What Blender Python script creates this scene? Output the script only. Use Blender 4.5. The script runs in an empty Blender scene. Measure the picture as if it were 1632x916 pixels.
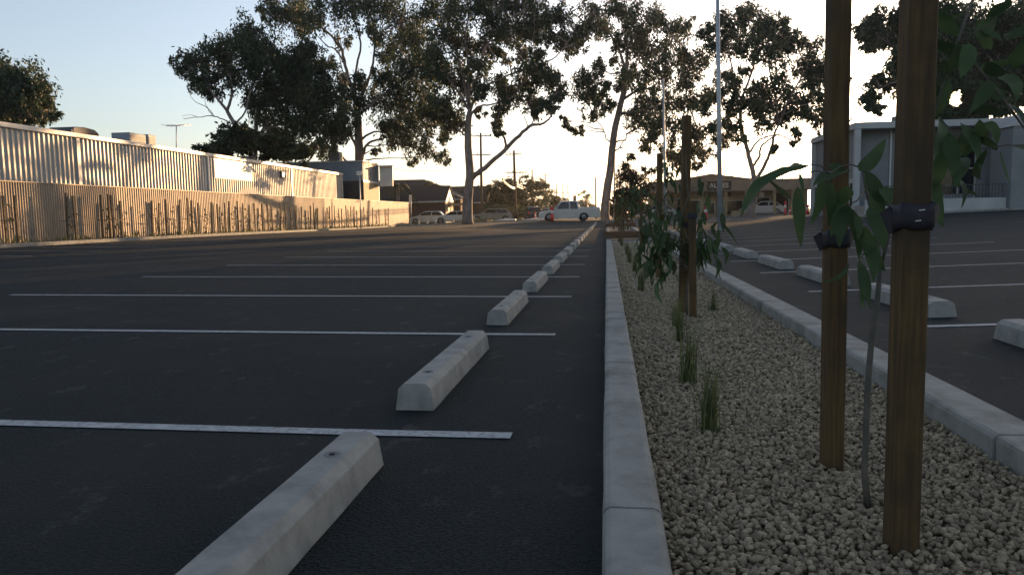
import bpy, bmesh, math, random
import numpy as np
from mathutils import Vector, Matrix
R = math.radians
sc = bpy.context.scene
COL = sc.collection
random.seed(7); rng = np.random.default_rng(11)

# ------------------------------------------------------------------ camera
FPX, CAMH, CX, CY = 1200.0, 0.93, 816.0, 458.0
yaw = math.atan(152/1200.); pit = math.atan(115.6/1200.); roll = .016
fw = np.array([-math.sin(yaw)*math.cos(pit), math.cos(yaw)*math.cos(pit), -math.sin(pit)])
r0 = np.array([math.cos(yaw), math.sin(yaw), 0.]); u0 = np.cross(r0, fw)
rt = math.cos(roll)*r0 - math.sin(roll)*u0
up = math.cos(roll)*u0 + math.sin(roll)*r0
CAM = np.array([0, 0, CAMH])
cam = bpy.data.objects.new('camera', bpy.data.cameras.new('camera')); COL.objects.link(cam)
sc.camera = cam
cam.data.sensor_width = 36; cam.data.lens = 36*FPX/1632
cam.data.clip_start = .05; cam.data.clip_end = 6000
M = Matrix.Identity(4)
for i in range(3):
    M[i][0] = rt[i]; M[i][1] = up[i]; M[i][2] = -fw[i]; M[i][3] = CAM[i]
cam.matrix_world = M

# ------------------------------------------------------------------ world, sun, exposure
SUN_EL, SUN_AZ = 7.0, 23.0
w = bpy.data.worlds.new("World"); sc.world = w; w.use_nodes = True
sk = w.node_tree.nodes.new('ShaderNodeTexSky'); sk.sky_type = 'NISHITA'; sk.sun_disc = False
sk.sun_elevation = R(SUN_EL); sk.sun_rotation = R(SUN_AZ)
sk.air_density = 1.0; sk.dust_density = 1.4; sk.ozone_density = 2.6
hs_ = w.node_tree.nodes.new('ShaderNodeHueSaturation'); hs_.inputs['Saturation'].default_value = .72
wb_ = w.node_tree.nodes.new('ShaderNodeMix'); wb_.data_type = 'RGBA'; wb_.blend_type = 'MULTIPLY'; wb_.inputs[0].default_value = 1
wb_.inputs[7].default_value = (1.07, 1.0, .98, 1)        # hazy evening air, camera white balance
w.node_tree.links.new(sk.outputs[0], hs_.inputs['Color']); w.node_tree.links.new(hs_.outputs[0], wb_.inputs[6])
w.node_tree.links.new(wb_.outputs[2], w.node_tree.nodes['Background'].inputs[0])
w.node_tree.nodes['Background'].inputs[1].default_value = .12
sl = bpy.data.lights.new('sun_lamp', 'SUN'); so = bpy.data.objects.new('sun_lamp', sl); COL.objects.link(so)
sl.energy = 5.0; sl.angle = R(.6); sl.color = (1, .60, .29)
sd = Vector((math.sin(R(SUN_AZ))*math.cos(R(SUN_EL)), math.cos(R(SUN_AZ))*math.cos(R(SUN_EL)), math.sin(R(SUN_EL))))
so.rotation_euler = sd.to_track_quat('Z', 'Y').to_euler()
sc.view_settings.view_transform = 'Standard'; sc.view_settings.look = 'None'
sc.view_settings.exposure = 1.35; sc.view_settings.gamma = 1

# ------------------------------------------------------------------ helpers: pixels of the photograph to places
def ray(px, py): return fw + rt*(px-CX)/FPX - up*(py-CY)/FPX
def W(px, py, D): return CAM + ray(px, py)*D
def onx(px, py, x0):
    d = ray(px, py); return CAM + d*(x0/d[0])
def ony(px, py, y0):
    d = ray(px, py); return CAM + d*(y0/d[1])
def sst(a, b, v):
    t = min(1, max(0, (v-a)/(b-a))); return t*t*(3-2*t)
def gz(x, y):
    l = .006*max(0., min(-x, 24)-1)*(1-sst(30, 62, y))
    r = .033*min(max(0., x-2), 38)
    f = .28*sst(57, 72, y)*sst(-20, -8, x)
    return max(l, r, f)

# ------------------------------------------------------------------ helpers: materials
def mat(name, col, rough=.8, col2=None, scale=5, detail=4, bump=0, bscale=None, spec=.3, metal=0, stretch=None,
        trans=0, emit=0, col3=None, scale3=1, island=0):
    m = bpy.data.materials.new(name); m.use_nodes = True
    nt = m.node_tree; N = nt.nodes; L = nt.links; b = N['Principled BSDF']
    b.inputs['Base Color'].default_value = (*col, 1); b.inputs['Roughness'].default_value = rough
    b.inputs['Specular IOR Level'].default_value = spec; b.inputs['Metallic'].default_value = metal
    tc = N.new('ShaderNodeTexCoord'); mp = N.new('ShaderNodeMapping'); oi = N.new('ShaderNodeObjectInfo'); om = N.new('ShaderNodeMath'); om.operation = 'MULTIPLY'; om.inputs[1].default_value = 37; L.new(oi.outputs['Random'], om.inputs[0])
    va = N.new('ShaderNodeVectorMath'); va.operation = 'ADD'; L.new(tc.outputs['Object'], va.inputs[0]); L.new(om.outputs[0], va.inputs[1]); L.new(va.outputs[0], mp.inputs[0])
    if stretch: mp.inputs['Scale'].default_value = stretch
    out = None
    if col2:
        n = N.new('ShaderNodeTexNoise'); n.inputs['Scale'].default_value = scale; n.inputs['Detail'].default_value = detail
        L.new(mp.outputs[0], n.inputs['Vector'])
        cr = N.new('ShaderNodeValToRGB'); cr.color_ramp.elements[0].position = .35; cr.color_ramp.elements[1].position = .65
        cr.color_ramp.elements[0].color = (*col, 1); cr.color_ramp.elements[1].color = (*col2, 1)
        L.new(n.outputs['Fac'], cr.inputs[0]); out = cr.outputs[0]
    if col3:
        n3 = N.new('ShaderNodeTexNoise'); n3.inputs['Scale'].default_value = scale3; n3.inputs['Detail'].default_value = 6
        n3.inputs['Roughness'].default_value = .65
        L.new(va.outputs[0], n3.inputs['Vector'])
        c3 = N.new('ShaderNodeValToRGB'); c3.color_ramp.elements[0].position = .45; c3.color_ramp.elements[1].position = .72
        L.new(n3.outputs['Fac'], c3.inputs[0])
        mx = N.new('ShaderNodeMix'); mx.data_type = 'RGBA'
        L.new(c3.outputs[0], mx.inputs[0])
        if out: L.new(out, mx.inputs[6])
        else: mx.inputs[6].default_value = (*col, 1)
        mx.inputs[7].default_value = (*col3, 1); out = mx.outputs[2]
    if island:
        g = N.new('ShaderNodeNewGeometry'); hs = N.new('ShaderNodeHueSaturation')
        mr = N.new('ShaderNodeMapRange'); mr.inputs[3].default_value = 1-island; mr.inputs[4].default_value = 1+island
        L.new(g.outputs['Random Per Island'], mr.inputs[0]); L.new(mr.outputs[0], hs.inputs['Value'])
        if out: L.new(out, hs.inputs['Color'])
        else: hs.inputs['Color'].default_value = (*col, 1)
        out = hs.outputs[0]
    if out: L.new(out, b.inputs['Base Color'])
    if bump:
        nb = N.new('ShaderNodeTexNoise'); nb.inputs['Scale'].default_value = bscale or scale; nb.inputs['Detail'].default_value = 5
        L.new(mp.outputs[0], nb.inputs['Vector'])
        bp = N.new('ShaderNodeBump'); bp.inputs['Strength'].default_value = 1; bp.inputs['Distance'].default_value = bump
        L.new(nb.outputs['Fac'], bp.inputs['Height']); L.new(bp.outputs[0], b.inputs['Normal'])
    if trans:
        tr = N.new('ShaderNodeBsdfTranslucent'); ms = N.new('ShaderNodeMixShader'); ms.inputs[0].default_value = trans
        if out: L.new(out, tr.inputs[0])
        else: tr.inputs[0].default_value = (*[min(1, c*1.5) for c in col], 1)
        L.new(b.outputs[0], ms.inputs[1]); L.new(tr.outputs[0], ms.inputs[2]); L.new(ms.outputs[0], N['Material Output'].inputs[0])
    if emit:
        b.inputs['Emission Color'].default_value = (*col, 1); b.inputs['Emission Strength'].default_value = emit
    return m

MAT = {}
def asphalt_mat(name, base, patch):
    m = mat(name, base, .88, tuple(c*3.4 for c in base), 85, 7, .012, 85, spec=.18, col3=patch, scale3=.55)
    nt = m.node_tree; N = nt.nodes; L = nt.links; b = N['Principled BSDF']
    src = b.inputs['Base Color'].links[0].from_socket
    tc = N.new('ShaderNodeTexCoord')
    # fine pale aggregate specks and a few dusty scuffs
    v = N.new('ShaderNodeTexVoronoi'); v.inputs['Scale'].default_value = 75; L.new(tc.outputs['Object'], v.inputs['Vector'])
    r = N.new('ShaderNodeValToRGB'); r.color_ramp.elements[0].position = .0; r.color_ramp.elements[0].color = (1, 1, 1, 1)
    r.color_ramp.elements[1].position = .16; r.color_ramp.elements[1].color = (0, 0, 0, 1); L.new(v.outputs['Distance'], r.inputs[0])
    n = N.new('ShaderNodeTexNoise'); n.inputs['Scale'].default_value = 5; n.inputs['Detail'].default_value = 8; n.inputs['Roughness'].default_value = .75
    mp = N.new('ShaderNodeMapping'); mp.inputs['Scale'].default_value = (1, .55, 1); L.new(tc.outputs['Object'], mp.inputs[0]); L.new(mp.outputs[0], n.inputs['Vector'])
    r2 = N.new('ShaderNodeValToRGB'); r2.color_ramp.elements[0].position = .57; r2.color_ramp.elements[1].position = .76; L.new(n.outputs['Fac'], r2.inputs[0])
    a = N.new('ShaderNodeMath'); a.operation = 'MULTIPLY'; L.new(r.outputs[0], a.inputs[0]); a.inputs[1].default_value = .6
    c = N.new('ShaderNodeMath'); c.operation = 'MULTIPLY'; L.new(r2.outputs[0], c.inputs[0]); c.inputs[1].default_value = .45
    s = N.new('ShaderNodeMath'); s.operation = 'ADD'; s.use_clamp = True; L.new(a.outputs[0], s.inputs[0]); L.new(c.outputs[0], s.inputs[1])
    mx = N.new('ShaderNodeMix'); mx.data_type = 'RGBA'; L.new(s.outputs[0], mx.inputs[0]); L.new(src, mx.inputs[6])
    mx.inputs[7].default_value = (.15, .15, .14, 1); L.new(mx.outputs[2], b.inputs['Base Color'])
    return m
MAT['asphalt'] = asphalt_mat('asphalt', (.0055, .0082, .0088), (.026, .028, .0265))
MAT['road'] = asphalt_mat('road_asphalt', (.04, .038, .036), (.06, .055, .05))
MAT['dirt'] = mat('dirt', (.07, .06, .04), .95, (.11, .1, .05), 2.2, 6, .03, 6)
MAT['soil'] = mat('soil', (.05, .035, .022), .95, (.09, .065, .04), 9, 6, .03, 20)
MAT['paint'] = mat('line_paint', (.45, .455, .455), .7, (.36, .37, .37), 14, 8, .002, 220, col3=(.15, .15, .15), scale3=38)
MAT['conc'] = mat('concrete', (.30, .295, .265), .85, (.24, .238, .215), 7, 6, .0025, 120, col3=(.14, .135, .118), scale3=4.5)
MAT['stop'] = mat('precast_concrete', (.31, .302, .27), .8, (.26, .253, .228), 9, 6, .0015, 90, col3=(.17, .167, .155), scale3=6)
MAT['stone'] = mat('gravel_stone', (.32, .255, .165), .85, (.245, .198, .13), 30, 3, .001, 200, island=.38)
MAT['gravelbed'] = mat('gravel_bed', (.10, .08, .055), .95, (.19, .15, .105), 60, 4, .012, 60)
MAT['wood'] = mat('stake_timber', (.13, .078, .027), .8, (.065, .038, .016), 11, 6, .003, 40, stretch=(7, 7, .35), col3=(.045, .03, .018), scale3=3)
MAT['sleeper'] = mat('sleeper_timber', (.15, .085, .05), .85, (.09, .05, .03), 6, 5, .003, 20, stretch=(.6, 5, 6))
MAT['stakegrey'] = mat('weathered_stake', (.15, .115, .075), .9, (.09, .07, .045), 8, 4, .002, 30)
MAT['rubber'] = mat('tie_rubber', (.016, .014, .02), .6, (.028, .025, .032), 30, 3, .001, 90)
MAT['staple'] = mat('steel_staple', (.6, .6, .58), .35, metal=1)
MAT['leafbig'] = mat('sapling_leaf', (.045, .078, .032), .6, (.07, .105, .045), 14, 4, .0012, 60, spec=.22, trans=.34, island=.3)
MAT['leafnew'] = mat('sapling_new_leaf', (.05, .07, .018), .45, (.07, .055, .02), 14, 4, .0008, 60, spec=.4, trans=.35, island=.3)
MAT['stem'] = mat('sapling_stem', (.07, .07, .055), .8, (.12, .10, .08), 20, 4, .001, 60)
MAT['leaf'] = mat('gum_leaf', (.038, .060, .030), .6, (.06, .074, .034), .35, 2, spec=.3, trans=.26, island=.45)
MAT['leafdark'] = mat('dark_leaf', (.022, .032, .014), .65, (.04, .05, .02), .5, 2, spec=.25, trans=.18, island=.45)
MAT['leafred'] = mat('reddish_leaf', (.075, .045, .03), .6, (.055, .05, .025), .8, 2, spec=.25, trans=.3, island=.5)
MAT['bark'] = mat('gum_bark', (.27, .215, .19), .85, (.19, .15, .13), 2.2, 6, .02, 9, stretch=(1, 1, .35), col3=(.10, .075, .06), scale3=1.3)
MAT['grass'] = mat('tuft_blade', (.075, .10, .035), .6, (.12, .13, .05), 12, 3, trans=.25, island=.4)
MAT['zinc'] = mat('zinc_cladding', (.42, .40, .37), .5, (.34, .325, .30), 1.6, 6, .002, 12, spec=.4, metal=.3, stretch=(1, 1, .3))
MAT['fence'] = mat('fence_steel', (.36, .28, .20), .6, (.28, .22, .16), 1.1, 6, .002, 12, spec=.35, metal=.15, stretch=(1, 1, .35), col3=(.15, .13, .11), scale3=.7)
MAT['cap'] = mat('roof_capping', (.6, .58, .54), .5, (.5, .48, .45), 2, 4, metal=.2)
MAT['darkmetal'] = mat('dark_metal', (.05, .05, .055), .55, (.08, .08, .08), 4, 4)
MAT['greyclad'] = mat('grey_cladding', (.22, .25, .28), .6, (.17, .2, .22), 1.5, 5)
MAT['darkclad'] = mat('charcoal_cladding', (.035, .035, .04), .7, (.05, .05, .055), 2, 5)
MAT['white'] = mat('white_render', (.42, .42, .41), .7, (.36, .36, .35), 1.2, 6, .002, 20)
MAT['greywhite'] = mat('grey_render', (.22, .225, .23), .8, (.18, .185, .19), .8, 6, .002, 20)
MAT['panelwhite'] = mat('white_sheet', (.8, .79, .74), .5, (.72, .71, .66), 1.2, 4)
MAT['brick'] = mat('brown_brick', (.12, .06, .045), .9, (.08, .045, .035), 14, 4, .004, 30)
MAT['tile'] = mat('roof_tile', (.03, .029, .031), .9, (.02, .02, .022), 4, 4, .01, 10)
MAT['shopwall'] = mat('shop_fascia', (.30, .25, .21), .85, (.24, .20, .17), 1.2, 6, .003, 15)
MAT['cream'] = mat('cream_panel', (.36, .29, .18), .75, (.30, .24, .15), 1.6, 5)
MAT['glass'] = mat('window_glass', (.012, .014, .016), .08, spec=.6)
MAT['aluminium'] = mat('frame_metal', (.45, .45, .44), .45, metal=.5)
MAT['galv'] = mat('galvanised_steel', (.42, .44, .45), .5, (.36, .37, .38), 3, 4, metal=.5)
MAT['pole'] = mat('pole_timber', (.12, .09, .07), .9, (.08, .06, .045), 3, 5, .004, 20, stretch=(3, 3, .4))
MAT['wire'] = mat('bare_cable', (.5, .48, .42), .4, metal=.6)
MAT['red'] = mat('red_plastic', (.65, .02, .03), .4, (.5, .02, .025), 6, 3, spec=.5)
MAT['orange'] = mat('safety_plastic', (.75, .06, .04), .5, (.6, .05, .04), 6, 3)
MAT['tyre'] = mat('tyre_rubber', (.015, .015, .016), .8, (.025, .025, .025), 20, 3)
MAT['rim'] = mat('wheel_rim', (.22, .22, .22), .4, metal=.6)
MAT['silver'] = mat('silver_paint', (.48, .47, .45), .35, (.44, .43, .42), 3, 3, spec=.6, metal=.4)
MAT['whitepaint'] = mat('white_paint', (.5, .5, .49), .3, (.46, .46, .45), 3, 3, spec=.5)
MAT['darkpaint'] = mat('dark_paint', (.03, .03, .036), .25, (.04, .04, .045), 3, 3, spec=.6)
MAT['maroon'] = mat('dark_grey_paint', (.24, .23, .22), .3, (.20, .19, .18), 3, 3, spec=.6)
MAT['lamp'] = mat('lamp_plastic', (.7, .7, .68), .15, spec=.7)
MAT['tail'] = mat('tail_plastic', (.4, .01, .01), .2, spec=.6)
sunm = mat('sun_surface', (1, .80, .40), 1, emit=4); sunm.cycles.emission_sampling = 'NONE'; MAT['sun'] = sunm

# ------------------------------------------------------------------ helpers: objects
def mesh_np(name, V, F, m, parent=None, smooth=False, loops=None):
    me = bpy.data.meshes.new(name)
    V = np.asarray(V, np.float32); F = np.asarray(F, np.int32)
    me.vertices.add(len(V)); me.vertices.foreach_set('co', V.ravel())
    k = F.shape[1]
    me.loops.add(F.size); me.loops.foreach_set('vertex_index', F.ravel())
    me.polygons.add(len(F)); me.polygons.foreach_set('loop_start', np.arange(0, F.size, k, dtype=np.int32))
    me.polygons.foreach_set('loop_total', np.full(len(F), k, np.int32))
    if smooth: me.polygons.foreach_set('use_smooth', np.ones(len(F), bool))
    me.update(calc_edges=True); me.validate()
    o = bpy.data.objects.new(name, me); COL.objects.link(o)
    me.materials.append(MAT[m]); o.parent = parent
    return o
class MB:
    def __init__(s): s.v = []; s.f = []; s.sm = []
    def add(s, V, F, smooth=False):
        n = len(s.v); s.v += [tuple(map(float, p)) for p in V]
        s.f += [tuple(i+n for i in f) for f in F]; s.sm += [smooth]*len(F); return s
    def box(s, x0, y0, z0, x1, y1, z1):
        V = [(x, y, z) for z in (z0, z1) for x, y in ((x0, y0), (x1, y0), (x1, y1), (x0, y1))]
        return s.add(V, [(3, 2, 1, 0), (4, 5, 6, 7), (0, 1, 5, 4), (1, 2, 6, 5), (2, 3, 7, 6), (3, 0, 4, 7)])
    def bar(s, a, b, wx, wy=None, up_=(0, 0, 1)):
        a = Vector(a); b = Vector(b); d = (b-a).normalized(); u = Vector(up_)
        if abs(d.dot(u)) > .95: u = Vector((1, 0, 0))
        x = d.cross(u).normalized(); y = x.cross(d); wy = wy or wx
        V = [p + x*(i*wx/2) + y*(j*wy/2) for p in (a, b) for i, j in ((-1, -1), (1, -1), (1, 1), (-1, 1))]
        return s.add(V, [(3, 2, 1, 0), (4, 5, 6, 7), (0, 1, 5, 4), (1, 2, 6, 5), (2, 3, 7, 6), (3, 0, 4, 7)])
    def tube(s, pts, rad, n=8, caps=True):
        pts = [Vector(p) for p in pts]
        if not hasattr(rad, '__len__'): rad = [rad]*len(pts)
        V = []; F = []; px = None
        for i, p in enumerate(pts):
            d = (pts[min(i+1, len(pts)-1)] - pts[max(i-1, 0)])
            if d.length < 1e-6: d = Vector((0, 0, 1))
            d.normalize()
            if px is None:
                px = d.cross(Vector((0, 1, 0)) if abs(d.y) < .9 else Vector((1, 0, 0))).normalized()
            px = (px - d*px.dot(d)).normalized(); q = d.cross(px)
            for k in range(n):
                a = 2*math.pi*k/n; V.append(p + (px*math.cos(a)+q*math.sin(a))*rad[i])
        for i in range(len(pts)-1):
            for k in range(n):
                F.append((i*n+k, i*n+(k+1) % n, (i+1)*n+(k+1) % n, (i+1)*n+k))
        if caps: F.append(tuple(range(n))[::-1]); F.append(tuple((len(pts)-1)*n+k for k in range(n)))
        return s.add(V, F, True)
    def prism(s, poly, axis, a, b):
        n = len(poly)
        def P(u, v, t): return {'x': (t, u, v), 'y': (u, t, v), 'z': (u, v, t)}[axis]
        V = [P(u, v, a) for u, v in poly] + [P(u, v, b) for u, v in poly]
        return s.add(V, [tuple(range(n))[::-1], tuple(range(n, 2*n))] + [(i, (i+1) % n, n+(i+1) % n, n+i) for i in range(n)])
    def build(s, name, m, parent=None, bevel=0, seg=2):
        me = bpy.data.meshes.new(name); me.from_pydata(s.v, [], s.f)
        for p, q in zip(me.polygons, s.sm): p.use_smooth = q
        bm = bmesh.new(); bm.from_mesh(me)
        bmesh.ops.recalc_face_normals(bm, faces=bm.faces)
        if bevel:
            bmesh.ops.remove_doubles(bm, verts=bm.verts, dist=1e-5)
            ed = [e for e in bm.edges if len(e.link_faces) == 2 and e.calc_face_angle(0) > .5]
            bmesh.ops.bevel(bm, geom=ed, offset=bevel, segments=seg, affect='EDGES', profile=.6)
        bm.to_mesh(me); bm.free()
        me.materials.append(MAT[m]); o = bpy.data.objects.new(name, me); COL.objects.link(o); o.parent = parent
        return o
def tag(o, label=None, cat=None, group=None, kind=None):
    if label: o['label'] = label
    if cat: o['category'] = cat
    if group: o['group'] = group
    if kind: o['kind'] = kind
    return o
def empty(name, loc, rz=0, **k):
    o = bpy.data.objects.new(name, None); COL.objects.link(o); o.location = Vector(loc); o.rotation_euler = (0, 0, rz); o.empty_display_size = .2
    return tag(o, **k)
def dup(root, loc, rz=0, label=None, group=None, scale=None):
    r = root.copy(); COL.objects.link(r); r.location = Vector(loc); r.rotation_euler = (0, 0, rz)
    if scale: r.scale = scale
    if label: r['label'] = label
    if group: r['group'] = group
    for ch in list(root.children):
        c = ch.copy(); COL.objects.link(c); c.parent = r
        for g in ch.children:
            d = g.copy(); COL.objects.link(d); d.parent = c
    return r
ORD = ['first', 'second', 'third', 'fourth', 'fifth', 'sixth', 'seventh', 'eighth', 'ninth', 'tenth', 'eleventh', 'twelfth', 'thirteenth',
       'fourteenth', 'fifteenth', 'sixteenth', 'seventeenth', 'eighteenth', 'nineteenth', 'twentieth', 'twenty-first', 'twenty-second', 'twenty-third', 'twenty-fourth', 'twenty-fifth']

# ================================================================== SETTING
def sheet(name, xs, ys, dz, m, zf=gz):
    V = [(x, y, zf(x, y)+dz) for y in ys for x in xs]; n = len(xs)
    F = [(j*n+i, j*n+i+1, (j+1)*n+i+1, (j+1)*n+i) for j in range(len(ys)-1) for i in range(n-1)]
    o = mesh_np(name, V, F, m, smooth=True); return tag(o, kind='structure')
gx = [-1500, -600, -300, -150, -80, -50] + list(range(-30, 46)) + [60, 100, 200, 500, 1500]
gy = [-40, -20] + list(range(-5, 91)) + [110, 140, 200, 350, 700, 1800]
sheet('ground', gx, gy, 0, 'dirt')
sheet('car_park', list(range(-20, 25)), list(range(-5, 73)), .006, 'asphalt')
sheet('road', list(range(-30, 31, 2)), [80, 81, 82, 83, 84, 85, 86, 87, 88, 89], .006, 'road')
sheet('side_street', [-11, -8, -5, -2], [89, 90, 110, 140, 200, 350], .006, 'road')
sheet('forecourt', list(range(2, 25)), list(range(56, 77)), .012, 'road')
MAT['paver'] = mat('concrete_path', (.33, .31, .28), .9, (.27, .25, .23), 3, 5, .003, 60)
sheet('footpath', list(range(3, 25)), [77, 78, 79, 80], .11, 'paver')

# kerbs: profile along y with joints
def kerb_y(name, x0, x1, y0, y1, h=.13, step=2.05, first=None, base=None, wob=.004, gapw=.015):
    mb = MB(); ys = []; y = y0; nxt = first if first else y0+step
    wd = x1-x0
    prof = [(0, -.02), (0, h-.02), (.006, h-.006), (.02, h), (wd-.025, h), (wd-.008, h-.008), (wd, h-.026), (wd+.004, -.02)]
    while y < y1-.01:
        e = min(nxt, y1); n = max(2, int((e-y)/.25)) if y < 9 else 3
        V = []; F = []; k = len(prof)
        for j in range(n+1):
            yy = y + (e-y-gapw)*j/n; zb = (gz(x0, yy) if base is None else base)
            for q, (u, v) in enumerate(prof):
                o = (random.uniform(-wob, wob) if v < h-.03 or q in (1,) else random.uniform(-.0015, .0015)) if y < 12 else 0
                V.append((x0+u+o, yy, zb+v+(random.uniform(-.001, .001) if v > h-.03 else 0)))
        for j in range(n):
            for q in range(k-1): F.append((j*k+q, j*k+q+1, (j+1)*k+q+1, (j+1)*k+q))
        F.append(tuple(range(k))); F.append(tuple(n*k+q for q in range(k))[::-1])
        mb.add(V, F, False)
        y = e; nxt = e+step
    o = mb.build(name, 'conc'); tag(o, kind='structure')
    return o
def soft(o, ang=40):
    o.data.polygons.foreach_set('use_smooth', [False]*len(o.data.polygons)); return o
KL0, KL1, KR0, KR1 = -.012, .148, 1.36, 1.575
kerb_y('kerb', KL0, KL1, .3, 23.3, first=2.02)
kerb_y('kerb', KR0, KR1, .3, 23.3, first=2.8)
for a, b in ((25.2, 43.5), (45.3, 62)):
    kerb_y('kerb', KL0, KL1, a, b); kerb_y('kerb', KR0, KR1, a, b)
mb = MB()
for a, b in ((23.3, 25.2), (43.5, 45.3)): mb.box(KL1+.02, a+.2, 0.0, KR0-.02, b-.2, .02)
tag(mb.build('path', 'paver'), kind='structure')
# kerb and garden bed by the long fence
kerb_y('kerb', -19.75, -19.6, 4, 69, step=3.0, wob=0)
sheet('garden_soil', [-20.8, -20.3, -19.74], list(range(4, 78)), .11, 'soil')
# kerb across the end of the car park
def kerb_line(a, b, h=.12, wd=.16, m='conc'):
    mb = MB(); a = Vector(a); b = Vector(b); n = max(1, int((b-a).length/2.5))
    for i in range(n):
        p = a.lerp(b, i/n); q = a.lerp(b, (i+1)/n-.003)
        p.z = gz(p.x, p.y)+h/2; q.z = gz(q.x, q.y)+h/2; mb.bar(p, q, wd, h+.06)
    return tag(mb.build('kerb', m, bevel=.015), kind='structure')
kerb_line((-19.6, 69.2, 0), (-5.2, 72.6, 0)); kerb_line((2.5, 76.9, 0), (24, 76.9, 0), h=.13)
kerb_line((15.2, 48.6, 0), (30, 49.4, 0), h=.1, wd=.25)
sheet('verge', list(range(-21, -3)), [73, 74, 76, 78, 79.5], .05, 'soil')

# painted bay lines
def line(x0, x1, yc, wd=.085, skew=0):
    xs = sorted({x0, x1} | {float(i) for i in range(math.ceil(x0), math.floor(x1)+1)})
    V = []; F = []
    for i, x in enumerate(xs):
        t = (x-x0)/(x1-x0)
        for s in (-1, 1): V.append((x, yc+s*wd/2+skew*t+random.uniform(-.002, .002), gz(x, yc)+.011))
    for i in range(len(xs)-1): F.append((2*i, 2*i+2, 2*i+3, 2*i+1))
    return V, F
mb = MB()
for i in range(22):
    y = 3.06+2.67*i if i < 25 else 0
    if 24 < y < 25: continue
    mb.add(*line(-7.3 if i > 1 else -8.2, -.395 if i else -.4, y))
tag(mb.build('bay_markings', 'paint'), kind='structure')
mb = MB()
for i in range(-1, 12): mb.add(*line(2.25, 8.0 if i != 3 else 7.4, 6.1+2.68*i))
for i in range(8): mb.add(*line(13.6, 19, 9+2.68*i))
tag(mb.build('bay_markings', 'paint'), kind='structure')
mb = MB()
for i in range(16): mb.add(*line(-18.8, -14.4, 12.0+2.68*i))
tag(mb.build('bay_markings', 'paint'), kind='structure')

# ------------------------------------------------------------------ gravel
tag(sheet('planter_bed', [KL1-.01, .5, .9, 1.37], [.3, 3, 6, 9, 12, 16, 23.2], .022, 'gravelbed', lambda x, y: 0))
sheet('planter_bed', [KL1-.01, .7, 1.37], [25.3, 34, 43.4], .03, 'gravelbed', lambda x, y: 0)
sheet('planter_bed', [KL1-.01, .7, 1.37], [45.4, 54, 61.9], .03, 'gravelbed', lambda x, y: 0)
ico = bmesh.new(); bmesh.ops.create_icosphere(ico, subdivisions=1, radius=1)
IV = np.array([v.co[:] for v in ico.verts]); IF = np.array([[v.index for v in f.verts] for f in ico.faces]); ico.free()
def stones(n, y0, y1, size, x0=KL1+.004, x1=KR0-.004, zr=.022, zb=.026):
    P = np.stack([rng.uniform(x0, x1, n), y0+(y1-y0)*rng.uniform(0, 1, n), zb+rng.uniform(-.2, 1, n)*zr], 1)
    S = size*rng.uniform(.55, 1.25, (n, 1))*np.stack([rng.uniform(.75, 1.3, n), rng.uniform(.55, 1, n), rng.uniform(.4, .8, n)], 1)
    base = IV[None]*(1+rng.uniform(-.28, .28, (n, 12, 1)))
    V = base*S[:, None]
    q = rng.normal(size=(n, 4)); q[:, 1:3] *= .45; q /= np.linalg.norm(q, axis=1)[:, None]
    a, b, c, d = q.T
    Rm = np.stack([a*a+b*b-c*c-d*d, 2*(b*c-a*d), 2*(b*d+a*c), 2*(b*c+a*d), a*a-b*b+c*c-d*d, 2*(c*d-a*b), 2*(b*d-a*c), 2*(c*d+a*b), a*a-b*b-c*c+d*d], 1).reshape(n, 3, 3)
    V = np.einsum('nij,nkj->nki', Rm, V) + P[:, None]
    F = IF[None]+12*np.arange(n)[:, None, None]
    return V.reshape(-1, 3), F.reshape(-1, 3)
Vs, Fs, off = [], [], 0
for args in ((27000, 1.3, 4.2, .0118), (20000, 4.2, 8.5, .0145), (11000, 8.5, 15, .021), (6000, 15, 23.2, .028)):
    V, F = stones(*args); Vs.append(V); Fs.append(F+off); off += len(V)
g = mesh_np('gravel', np.concatenate(Vs), np.concatenate(Fs), 'stone'); tag(g, kind='stuff')
g['label'] = 'cream crushed gravel filling the planter bed between the kerbs'; g['category'] = 'gravel'

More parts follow.
